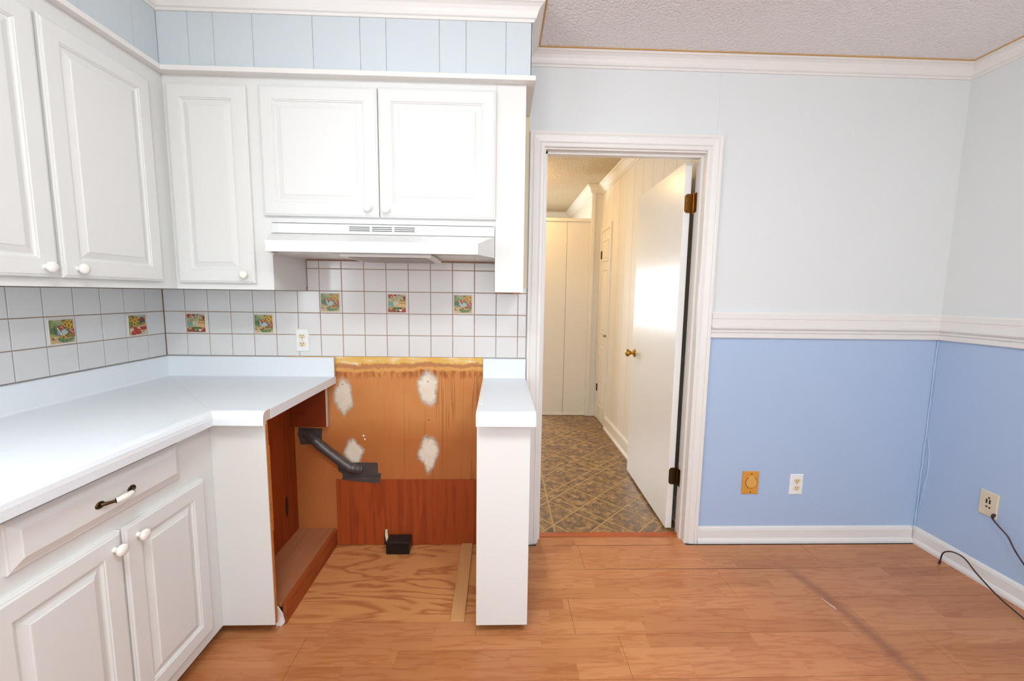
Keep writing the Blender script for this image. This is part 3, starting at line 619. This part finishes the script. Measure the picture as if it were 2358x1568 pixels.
def deco(X, kind, parent, lab):
    t_ = tile(X, T - 2 * G, T - 2 * G, parent); t_['label'] = lab
    p = bpy.data.objects.new('picture_plate', plate_m); COL.objects.link(p); p.parent = t_; p.matrix_basis = Matrix.Translation((0.0045, 0.004, 0.006))
    q = bpy.data.objects.new('picture', prints[kind]); COL.objects.link(q); q.parent = t_; q.matrix_basis = Matrix.Translation((0.0075, 0.0075, 0.0104))
decoB = {(1, 1): 'B', (4, 1): 'A', (7, 2): 'A', (10, 2): 'B', (13, 2): 'A'}
dl = {'A': 'picture tile with watering can and sunflowers', 'B': 'picture tile lettered Apple Pie with fruit', 'C': 'picture tile with sunflowers and tomatoes'}
def jit(): return random.uniform(-0.0004, 0.0004)
def btile(x0, x1, z0, z1, n=None, mrow=None):
    X = FB(x0 + G, z0 + G, -0.001) @ Matrix.Rotation(random.uniform(-.004, .004), 4, 'X') @ Matrix.Rotation(random.uniform(-.004, .004), 4, 'Y')
    if (n, mrow) in decoB: deco(X, decoB[(n, mrow)], wall_back, dl[decoB[(n, mrow)]])
    else: tile(X, x1 - x0 - 2 * G, z1 - z0 - 2 * G, wall_back)
for mrow in range(3):
    for n in range(17):
        x0 = n * T; x1 = min(x0 + T, 1.804)
        if n == 0: x0 = 0.007
        btile(x0, x1, Z0 + mrow * T, Z0 + (mrow + 1) * T, n, mrow)
for n in range(6, 15):
    x0 = max(n * T, 0.712); x1 = min((n + 1) * T, 1.643)
    btile(x0, x1, Z0 + 3 * T, Z0 + 4 * T); btile(x0, x1, Z0 + 4 * T, 1.49)
btile(1.769, 1.804, Z0 + 3 * T, Z0 + 3 * T + 0.03)
for mrow in range(3):
    for n in range(12):
        X = FL(-(n + 1) * T + G, Z0 + mrow * T + G, 0.001) @ Matrix.Rotation(random.uniform(-.003, .003), 4, 'Y')
        if (n, mrow) == (4, 1): deco(X, 'A', wall_left, dl['A'])
        elif (n, mrow) == (1, 1): deco(X, 'C', wall_left, dl['C'])
        else: tile(X, T - 2 * G - (0.007 if n == 0 else 0), T - 2 * G, wall_left)

# ------------------------------------------------------------------ niche back: hardboard, patches, lauan panel
MB().box(0.60, 1.586, -0.004, 0, -0.004, Z0).build('hardboard', 'hardboard', wall_back, label='bare brown backing board with glue residue')
def patch(cx, cz, w_, h_, seed, pts=28):
    r = random.Random(seed); P = []; ph = [r.uniform(0, 6.28) for _ in range(5)]
    for i in range(pts):
        t_ = 2 * math.pi * i / pts; k = 1 + sum(0.05 * math.sin((j + 2) * t_ + ph[j]) for j in range(5)) + r.uniform(-.03, .03); ta = 1 - 0.34 * max(0, -math.sin(t_))
        P.append((w_ / 2 * math.cos(t_) * k * ta, h_ / 2 * math.sin(t_) * k))
    b = MB(); v = []; cov = []; fs = []; n = pts
    for sc_, dy, cvv in ((1.18, -0.0041, 0.0), (0.98, -0.0043, 0.35), (0.78, -0.0048, 0.75), (0.5, -0.0052, 1.0)):
        v += [(cx + x * sc_, dy, cz + z * sc_) for x, z in P]; cov += [cvv] * n
    for j in range(3): fs += [(j * n + i, j * n + (i + 1) % n, (j + 1) * n + (i + 1) % n, (j + 1) * n + i) for i in range(n)]
    fs.append(tuple(range(3 * n, 4 * n)))
    b.add(v, fs, 0, True)
    o = b.build('plaster_patch', 'plaster', wall_back)
    at = o.data.attributes.new('cover', 'FLOAT', 'POINT'); at.data.foreach_set('value', cov)
    return o
for a_ in ((0.872, 0.80, 0.098, 0.20, 3), (1.303, 0.845, 0.115, 0.19, 5), (1.303, 0.50, 0.10, 0.21, 8), (0.915, 0.505, 0.10, 0.14, 9)): patch(*a_)
for x, z, r_ in ((0.968, 0.596, 0.006), (0.974, 0.577, 0.005)): MB(FB(x, z, -0.004)).lathe([(r_, 0), (r_ * .8, 0.002), (0.001, 0.003)], 10).build('plaster_spot', 'plate_w', wall_back)
for x, z in ((0.869, 0.868), (1.303, 0.885), (1.305, 0.682)): MB(FB(x, z, -0.0055)).lathe([(0.003, 0), (0.0025, 0.0008), (0.0004, 0.001)], 8).build('screw_hole', 'dark', wall_back)
MB().box(0.822, 1.586, -0.011, -0.0042, -0.002, 0.361).build('wall_panel', 'lauan', bev=0.001, label='dark reddish lauan panel low in the empty range niche', cat='panel')
cl_ = MB().box(0.6175, 0.796, -0.045, -0.0245, 0.655, 0.866, 0).box(0.796, 0.8, -0.045, -0.0245, 0.655, 0.866, 1)
cl_.build('cleat_board', ['cleat', 'particle'], bev=0.0015, label='dark red pine board fixed under the counter end in the niche', cat='board')
lg = MB().box(0.615, 0.803, -0.545, -0.0045, 0.074, 0.090).build('ledge_shelf', 'ledge', bev=0.002, label='dusty wooden ledge box along the left side of the niche', cat='ledge')
MB().box(0.803, 0.817, -0.54, -0.0045, -0.004, 0.088).build('side_rail', 'ledgeside', lg, bev=0.002)
MB().prism([(0.783, -0.002), (0.803, -0.002), (0.816, 0.012), (0.808, 0.05), (0.790, 0.082), (0.780, 0.06)], 0.548, 0.556, plane='xz').build('torn_end', 'plate_w', lg, label='torn white end facing')
MB().box(1.478, 1.536, -0.544, -0.012, -0.0038, 0.006).build('wood_strip', 'strip', bev=0.0015, label='pale raw wood strip lying on the plywood by the narrow cabinet', cat='wood strip')
# black junction box with wire
jb = empty('junction_box', (1.158, -0.06, -0.004), label='small black box on the plywood floor of the niche', cat='junction box')
under(MB().box(1.096, 1.215, -0.094, -0.022, -0.0038, 0.062).build('body', 'black', bev=0.003), jb)
under(MB().box(1.099, 1.212, -0.091, -0.025, 0.062, 0.064).build('lid', 'blackdust', bev=0.001), jb)
under(MB().tube([(1.078, -0.013, 0.085), (1.082, -0.03, 0.07), (1.09, -0.045, 0.05), (1.097, -0.052, 0.035)], [0.006, 0.008, 0.008, 0.008], 10).build('wire_stub', 'wirew', label='cream wire stub'), jb)
under(MB().box(1.066, 1.086, -0.0125, -0.0112, 0.0, 0.075).build('wall_hole', 'dark'), jb)
# taped pipe
tp = empty('taped_pipe', (0.8, -0.03, 0.5), label='grey duct-taped pipe slanting across the niche wall', cat='pipe')
def qb(pts, n=14):
    P = [Vector(p) for p in pts]; out = []
    for i in range(len(P) - 1):
        p0, p1, p2, p3 = P[max(i - 1, 0)], P[i], P[i + 1], P[min(i + 2, len(P) - 1)]
        for k in range(n):
            t_ = k / n; out.append(tuple(0.5 * ((2 * p1) + (p2 - p0) * t_ + (2 * p0 - 5 * p1 + 4 * p2 - p3) * t_ ** 2 + (3 * p1 - p0 - 3 * p2 + p3) * t_ ** 3)))
    return out + [tuple(P[-1])]
pp = qb([(0.672, 0.004, 0.612), (0.715, -0.020, 0.590), (0.76, -0.028, 0.548), (0.885, -0.028, 0.447), (0.92, -0.022, 0.428), (0.95, -0.006, 0.418)], 6)
under(MB().tube(pp, [0.024 + 0.0012 * math.sin(i * 1.7) for i in range(len(pp))], 16).build('pipe', 'tape'), tp)
under(MB().prism([(0.640, 0.640), (0.758, 0.634), (0.752, 0.552), (0.645, 0.550), (0.638, 0.592), (0.632, 0.600)], 0.0042, 0.0075, plane='xz').build('tape_patch', 'tape'), tp)
under(MB().prism([(0.832, 0.438), (0.90, 0.452), (1.034, 0.452), (1.038, 0.440), (1.038, 0.396), (1.056, 0.392), (1.05, 0.366), (0.86, 0.366), (0.853, 0.395), (0.833, 0.408)], 0.0042, 0.0082, plane='xz').build('tape_patch', 'tape'), tp)
under(MB().prism([(0.856, 0.374), (1.05, 0.380), (1.047, 0.342), (0.95, 0.350), (0.856, 0.362)], 0.0112, 0.0135, plane='xz').build('tape_patch', 'tape'), tp)

# ------------------------------------------------------------------ cabinets
DOOR = [(0, 0), (0, 0.013), (0.003, 0.0155), (0.006, 0.016), (0.0075, 0.018), (0.010, 0.019), (0.053, 0.019), (0.0545, 0.016), (0.0575, 0.016), (0.061, 0.011), (0.066, 0.0105), (0.084, 0.0165), (0.086, 0.0185), (0.088, 0.0188)]
DRAW = [(0, 0), (0, 0.007), (0.003, 0.009), (0.006, 0.0095), (0.024, 0.017), (0.026, 0.019), (0.028, 0.0192)]
KN = [(0.0075, 0), (0.007, 0.008), (0.008, 0.012), (0.014, 0.016), (0.0165, 0.021), (0.015, 0.026), (0.009, 0.029), (0.001, 0.030)]
def cab_door(X, W, H, parent, kx_, kz_, loops=DOOR):
    d = MB(X).rects(W, H, loops).build('door', 'cab', parent)
    k = MB(X @ Matrix.Translation((kx_, kz_, 0.0189))).lathe(KN, 20).build('knob', 'knobw', d)
    return d
CB, CT, CF = 1.341, LZ0, 0.305
def thing(name, loc, label, cat, group=None): return empty(name, loc, label=label, cat=cat, group=group)
def bpart(b, name, mat, par, bev=0.0): return under(b.build(name, mat, bev=bev), par)
# left wall cabinet
c1 = thing('wall_cabinet', (0.15, -0.75, CB), 'white wall cabinet on the left wall above picture tiles', 'cabinet')
bpart(MB().box(0.0085, CF - 0.0005, -1.2, -0.0085, CB, CT), 'body', 'cab', c1)
for y0, lab in ((-0.778, 0), (-1.176, 1)):
    d = cab_door(FL(y0, 1.369, CF), 0.388, 0.762, None, 0.345 if lab else 0.043, 0.03)
    under(d, c1)
# narrow back cabinet
c2 = thing('wall_cabinet', (0.5, -0.15, CB), 'narrow white wall cabinet with one door left of the range hood', 'cabinet')
bpart(MB().box(CF + 0.0005, 0.709, -CF, -0.0085, CB, CT), 'body', 'cab', c2)
under(cab_door(FB(0.325, 1.368, -CF), 0.314, 0.787, None, 0.28, 0.034), c2)
# hood cabinet
c3 = thing('wall_cabinet', (1.17, -0.15, 1.62), 'white two-door wall cabinet above the range hood', 'cabinet')
bpart(MB().box(0.7095, 1.6445, -CF, -0.001, 1.622, CT), 'body', 'cab', c3)
under(cab_door(FB(0.690, 1.647, -CF - 0.0005), 0.4715, 0.510, None, 0.43, 0.036), c3)
under(cab_door(FB(1.1655, 1.647, -CF - 0.0005), 0.480, 0.513, None, 0.030, 0.031), c3)
# end filler post
c4 = thing('filler_post', (1.707, -0.15, CB), 'tall white filler post between range hood and doorway', 'cabinet post')
bpart(MB().box(1.645, 1.768, -CF - 0.001, -CF + 0.018, CB + 0.003, CT - 0.0005), 'front_panel', 'cab', c4, 0.001)
bpart(MB().box(1.645, 1.657, -CF + 0.018, -0.009, CB + 0.008, CT - 0.0005), 'side_panel', 'cab', c4)
bpart(MB().box(1.756, 1.768, -CF + 0.018, -0.009, CB + 0.008, CT - 0.0005), 'side_panel', 'cab', c4)
for xa, xb in ((1.658, 1.676), (1.725, 1.745)): bpart(MB().box(xa, xb, -CF + 0.004, -CF + 0.017, CB - 0.001, CB + 0.003), 'spacer_block', 'rawply', c4)

# range hood
rh = thing('range_hood', (1.17, -0.3, 1.49), 'white under-cabinet range hood with vent slots and rocker switches', 'range hood')
b = MB(); L0, L1, F0, F1 = 0.7105, 1.6435, 0.758, 1.580; zf0, zf1, zb1 = 1.490, 1.532, 1.578; yf, yb = -0.45, -0.307
b.add([(F0, yf, zf0), (F1, yf, zf0), (F1, yf, zf1), (F0, yf, zf1), (L0, yb, zf0), (L1, yb, zf0), (L1, yb, zb1), (L0, yb, zb1)], [(0, 1, 2, 3), (3, 2, 6, 7), (1, 5, 6, 2), (4, 0, 3, 7)])
b.add([(F0, yf, zf0), (F1, yf, zf0), (L1, yb, zf0), (L0, yb, zf0), (F0 + .012, yf + .012, zf0), (F1 - .012, yf + .012, zf0), (L1 - .012, yb, zf0), (L0 + .012, yb, zf0)], [(0, 4, 5, 1), (1, 5, 6, 2), (3, 7, 4, 0)])
b.add([(F0 + .012, yf + .012, zf0), (F1 - .012, yf + .012, zf0), (L1 - .012, yb, zf0), (L0 + .012, yb, zf0), (F0 + .012, yf + .012, zf0 + .03), (F1 - .012, yf + .012, zf0 + .03), (L1 - .012, yb, zf0 + .03), (L0 + .012, yb, zf0 + .03)], [(0, 1, 5, 4), (1, 2, 6, 5), (3, 0, 4, 7), (4, 5, 6, 7)])
bpart(b, 'canopy', 'hood', rh)
bpart(MB().box(L0, L1, yb, -0.0085, 1.495, 1.505).box(L0, L0 + 0.004, yb, -0.009, 1.488, 1.6215).box(L1 - 0.004, L1, yb, -0.009, 1.488, 1.6215), 'underside', 'hood', rh)
bpart(MB().box(0.7115, 1.6425, -0.311, -0.3075, 1.5785, 1.6190), 'control_panel', 'hood', rh, 0.001)
for a_, b_ in ((1.033, 1.118), (1.128, 1.211), (1.221, 1.306)):
    for z in (1.608, 1.6005, 1.593): bpart(MB().box(a_, b_, -0.3122, -0.3112, z - 0.0012, z + 0.0012), 'vent_slot', 'dark', rh)
for xs in (1.338, 1.372):
    sw = bpart(MB().box(xs - 0.0155, xs + 0.0155, -0.3135, -0.3112, 1.5965, 1.6125), 'switch', 'plate_w', rh, 0.0008)
    rk = MB().box(xs - 0.009, xs + 0.009, -0.3165, -0.3136, 1.600, 1.610).build('rocker', 'hood', None, bev=0.001); under(rk, sw)
bpart(MB().box(1.02, 1.39, -0.40, -0.10, 1.478, 1.4945), 'filter_housing', 'hood', rh, 0.006)
bpart(MB().box(1.05, 1.36, -0.38, -0.12, 1.4755, 1.4779), 'grease_filter', 'mesh', rh, 0.001)

# base cabinets
BX, BY, BZ0, BZ1 = 0.614, -0.612, 0.052, 0.8605
b1 = thing('base_cabinet', (0.3, -1.2, 0.0), 'white base cabinet under the long left counter with drawer and doors', 'cabinet')
bpart(MB().box(0.0005, BX, -1.95, -0.0085, BZ0, BZ1), 'body', 'cab', b1)
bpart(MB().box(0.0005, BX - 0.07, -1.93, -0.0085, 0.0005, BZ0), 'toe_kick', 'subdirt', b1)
dw = MB(FL(-1.257, 0.722, BX)).rects(0.484, 0.118, DRAW).build('drawer', 'cab'); under(dw, b1)
# bow handle: antique brass ends, white ceramic middle
hx = FL(-1.010, 0.777, BX + 0.0192)
for s_ in (-1, 1):
    hd = MB(hx)
    hd.add([(s_ * 0.047 + 0.014 * math.cos(t_) , 0.010 * math.sin(t_), 0.0) for t_ in [i * math.pi / 6 for i in range(12)]] + [(s_ * 0.047 + 0.011 * math.cos(t_), 0.008 * math.sin(t_), 0.003) for t_ in [i * math.pi / 6 for i in range(12)]], [tuple(range(12, 24))] + [(i, (i + 1) % 12, 12 + (i + 1) % 12, 12 + i) for i in range(12)], 0)
    hd.tube(qb([(s_ * 0.046, 0, 0.002), (s_ * 0.036, 0, 0.012), (s_ * 0.024, 0, 0.020)], 5), [0.005] * 5 + [0.0042] * 5 + [0.0075], 10)
    hd.build('handle_end', 'bronze', dw, label='antique brass handle end')
MB(hx).tube([(-0.024, 0, 0.020), (-0.02, 0, 0.0225), (-0.01, 0, 0.0245), (0, 0, 0.025), (0.01, 0, 0.0245), (0.02, 0, 0.0225), (0.024, 0, 0.020)], [0.0065, 0.0075, 0.0085, 0.009, 0.0085, 0.0075, 0.0065], 14).build('ceramic_grip', 'knobw', dw, label='white ceramic grip')
under(cab_door(FL(-0.999, 0.100, BX), 0.318, 0.578, None, 0.042, 0.535), b1)
under(cab_door(FL(-1.322, 0.100, BX), 0.318, 0.578, None, 0.292, 0.535), b1)
f1 = thing('cabinet_filler', (0.71, -0.61, 0.05), 'white corner filler panel with raw edge at the left of the niche', 'cabinet panel')
bpart(MB().box(BX + 0.0005, 0.8115, BY, BY + 0.004, BZ0, BZ1), 'painted_face', 'cab', f1)
bpart(MB().box(BX + 0.0005, 0.812, BY + 0.004, BY + 0.019, BZ0, BZ1), 'plywood_core', 'rawply', f1)
bpart(MB().box(0.786, 0.806, BY + 0.019, BY + 0.037, 0.42, 0.76), 'cleat', 'rawply', f1, 0.001)
sp_ = under(MB().box(0.6145, 0.6165, BY + 0.02, -0.0045, 0.0905, BZ1).build('side_panel', 'redwood', label='reddish pine cabinet side with dark knot'), b1)
bp = thing('base_cabinet', (1.69, -0.3, 0), 'narrow white base cabinet between the niche and the doorway', 'cabinet')
bpart(MB().box(1.587, 1.788, BY, -0.012, 0.041, BZ1), 'body', 'cab', bp, 0.0015)
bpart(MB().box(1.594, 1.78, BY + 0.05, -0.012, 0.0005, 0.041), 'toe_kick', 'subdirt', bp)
# knot on red side panel
kn = MB(frame((0.6167, -0.115, 0.27), (0, 1, 0), (0, 0, 1), (1, 0, 0))).add([(0.014 * math.cos(i * math.pi / 8), 0.055 * math.sin(i * math.pi / 8), 0) for i in range(16)], [tuple(range(16))]).build('knot', 'dark'); under(kn, sp_)

# countertops: post-formed laminate with cove backsplash
CP = [(0.0085, 0.8745), (0.0085, 1.0085), (0.018, 1.0085), (0.0215, 1.0075), (0.0235, 1.004), (0.0235, 0.9185), (0.0265, 0.9125), (0.0325, 0.910), (0.600, 0.910), (0.634, 0.9125), (0.646, 0.911), (0.655, 0.906), (0.6605, 0.897), (0.6625, 0.885), (0.6625, 0.862), (0.644, 0.862), (0.644, 0.8745)]
ct = MB().sweep(CP, [(0, -1.97), (0, 0), (0.836, 0)], capmi=1).build('countertop', ['counter', 'particle'], label='pale grey-blue laminate L-shaped countertop with backsplash lip', cat='countertop')
MB().box(0.8362, 0.8378, -0.615, -0.0085, 0.8745, 0.9105).build('edge_strip', 'counter', ct)
MB().prism([(0.6008, -0.6), (0.6, -0.6008), (0.030, -0.0302), (0.0302, -0.030)], 0.9096, 0.9102).build('mitre_seam', 'seamgrey', ct)
ct2 = MB().sweep(CP, [(1.586, 0), (1.803, 0)], capmi=1).build('countertop', ['counter', 'particle'], label='small pale laminate countertop piece on the narrow cabinet', cat='countertop')
MB().prism([(1.588, -0.53), (1.606, -0.53), (1.606, -0.05), (1.588, -0.05)], 0.9100, 0.9112).build('edge_strip', 'plate_w', ct2, label='white peeling edge strip')

# ------------------------------------------------------------------ outlets
def outlet(X, W, H, name, label, group=None):
    p = MB(X @ Matrix.Translation((-W / 2, -H / 2, 0))).rects(W, H, [(0, 0), (0, 0.002), (0.003, 0.005), (0.005, 0.0055)]).build(name, 'plate_w', label=label, cat='outlet')
    for s_ in (-1, 1):
        cy_ = s_ * 0.0195; n = 20; P = []
        for i in range(n):
            t_ = 2 * math.pi * i / n; P.append((max(-0.0165, min(0.0165, 0.0175 * math.cos(t_))), cy_ + max(-0.0125, min(0.0125, 0.0165 * math.sin(t_)))))
        r_ = MB(X).add([(x, y, 0.005) for x, y in P] + [(x, y, 0.0075) for x, y in P], [tuple(range(n, 2 * n))] + [(i, (i + 1) % n, n + (i + 1) % n, n + i) for i in range(n)]).build('receptacle', 'ivory', p)
        for sx in (-0.0062, 0.0062): MB(X).box(sx - 0.0012, sx + 0.0012, cy_ + 0.0005, cy_ + 0.0085, 0.0072, 0.0079).build('slot', 'dark', r_)
        MB(X @ Matrix.Translation((0, cy_ - 0.0065, 0.0072))).lathe([(0.0028, 0), (0.0027, 0.0007), (0.0005, 0.0008)], 10).build('ground_hole', 'dark', r_)
    MB(X @ Matrix.Translation((0, 0, 0.0054))).lathe([(0.0028, 0), (0.002, 0.001), (0.0004, 0.0012)], 10).build('screw', 'mesh', p)
outlet(FB(0.679, 1.093, -0.0075), 0.066, 0.115, 'outlet', 'white duplex outlet on the tiled backsplash')
outlet(FB(3.290, 0.331, 0), 0.072, 0.115, 'outlet', 'white duplex outlet low on the blue back wall')
X = FB(3.033, 0.341, 0)
oc = MB(X @ Matrix.Translation((-0.0445, -0.064, 0))).rects(0.089, 0.128, [(0, 0), (0, 0.005), (0.003, 0.008), (0.004, 0.0082)]).build('outlet_cover', 'orange', label='orange flip-lid outlet cover low on the blue wall', cat='outlet cover')
MB(X @ Matrix.Translation((0.003, 0.003, 0.008))).lathe([(0.0325, 0), (0.0325, 0.0006)], 28).build('lid_rim', 'dark', oc)
fp = [(0.030 * math.cos(t_) + 0.003, 0.003 + 0.030 * math.sin(t_)) for t_ in [math.radians(d_) for d_ in range(125, 415 + 1, 10)]]
fp = fp + [(0.014, 0.040), (-0.012, 0.040)]
MB(X).prism(fp, 0.0082, 0.0108).build('flip_lid', 'orange2', oc, bev=0.0008)
MB(X).box(-0.012, 0.012, -0.036, -0.030, 0.008, 0.011).build('lid_hinge', 'orange', oc)
for z in (0.052, -0.052): MB(X @ Matrix.Translation((0.002, z, 0.008))).lathe([(0.0038, 0), (0.003, 0.0012), (0.0005, 0.0014)], 12).build('screw', 'bronze', oc)
# jack plate on the right wall with cord
X = FR(-0.319, 0.385)
jp = MB(X @ Matrix.Translation((-0.037, -0.059, 0))).rects(0.074, 0.118, [(0, 0), (0, 0.003), (0.003, 0.006), (0.004, 0.0062)]).build('jack_plate', 'almond', label='almond outlet plate on the right blue wall with a cord below', cat='outlet')
for dx, dy in ((-0.006, 0.012), (0.007, 0.012)): MB(X).box(dx - 0.003, dx + 0.003, dy - 0.010, dy + 0.010, 0.006, 0.0072).build('slot', 'dark', jp)
for dx, dy in ((-0.004, -0.014), (0.008, -0.016), (0.002, 0.03)): MB(X @ Matrix.Translation((dx, dy, 0.006))).lathe([(0.0045, 0), (0.004, 0.001), (0.0005, 0.0012)], 10).build('contact', 'bronze', jp)
cd = empty('cable', (3.97, -0.354, 0.344), label='thin brown cord plugged into the right wall and looping on the floor', cat='cord')
path = qb([(3.974, -0.352, 0.346), (3.955, -0.362, 0.338), (3.950, -0.392, 0.318), (3.952, -0.43, 0.288), (3.948, -0.46, 0.25), (3.94, -0.50, 0.215), (3.92, -0.62, 0.12), (3.88, -0.80, 0.02), (3.84, -0.92, 0.004), (3.80, -0.85, 0.004), (3.84, -0.68, 0.005), (3.88, -0.576, 0.012), (3.902, -0.469, 0.026), (3.92, -0.364, 0.062), (3.922, -0.304, 0.100), (3.922, -0.250, 0.098), (3.92, -0.214, 0.070), (3.92, -0.204, 0.022)], 8)
under(MB().tube(path, 0.0032, 8).build('wire', 'cord'), cd)
under(MB().tube([(3.979, -0.350, 0.348), (3.968, -0.354, 0.344), (3.957, -0.361, 0.339)], [0.006, 0.0075, 0.005], 10).build('plug', 'cord'), cd)
under(MB().tube([(3.92, -0.2045, 0.024), (3.92, -0.203, 0.012), (3.918, -0.2025, 0.002)], [0.0036, 0.0055, 0.005], 10).build('plug_end', 'cord'), cd)

# kitchen flush ceiling lights, out of view; the counter one is added as fill
t = NT('unseen_kitchen_glow').set(0.4); t.base((1, 0.95, 0.9, 1)); t.b.inputs['Emission Color'].default_value = (0.93, 0.985, 1.0, 1); t.b.inputs['Emission Strength'].default_value = 31; M['glow2'] = t.m
for lx, ly, lab in ((2.35, -2.15, 'round flush ceiling light in the kitchen, the one nearer the blue wall'), (1.30, -1.85, 'added unseen ceiling fill light in the kitchen, the one nearer the counter')):
    kl = empty('unseen_kitchen_lamp', (lx, ly, CEIL), label=lab, cat='lamp', group='kitchen ceiling lights')
    under(MB(frame((lx, ly, CEIL), (1, 0, 0), (0, -1, 0), (0, 0, -1))).lathe([(0.19, 0), (0.195, 0.02), (0.185, 0.03)], 28).build('base', 'plate_w'), kl)
    under(MB(frame((lx, ly, CEIL - 0.03), (1, 0, 0), (0, -1, 0), (0, 0, -1))).lathe([(0.18, 0), (0.175, 0.03), (0.15, 0.06), (0.09, 0.085), (0.01, 0.09)], 28).build('glass_shade', 'glow2'), kl)
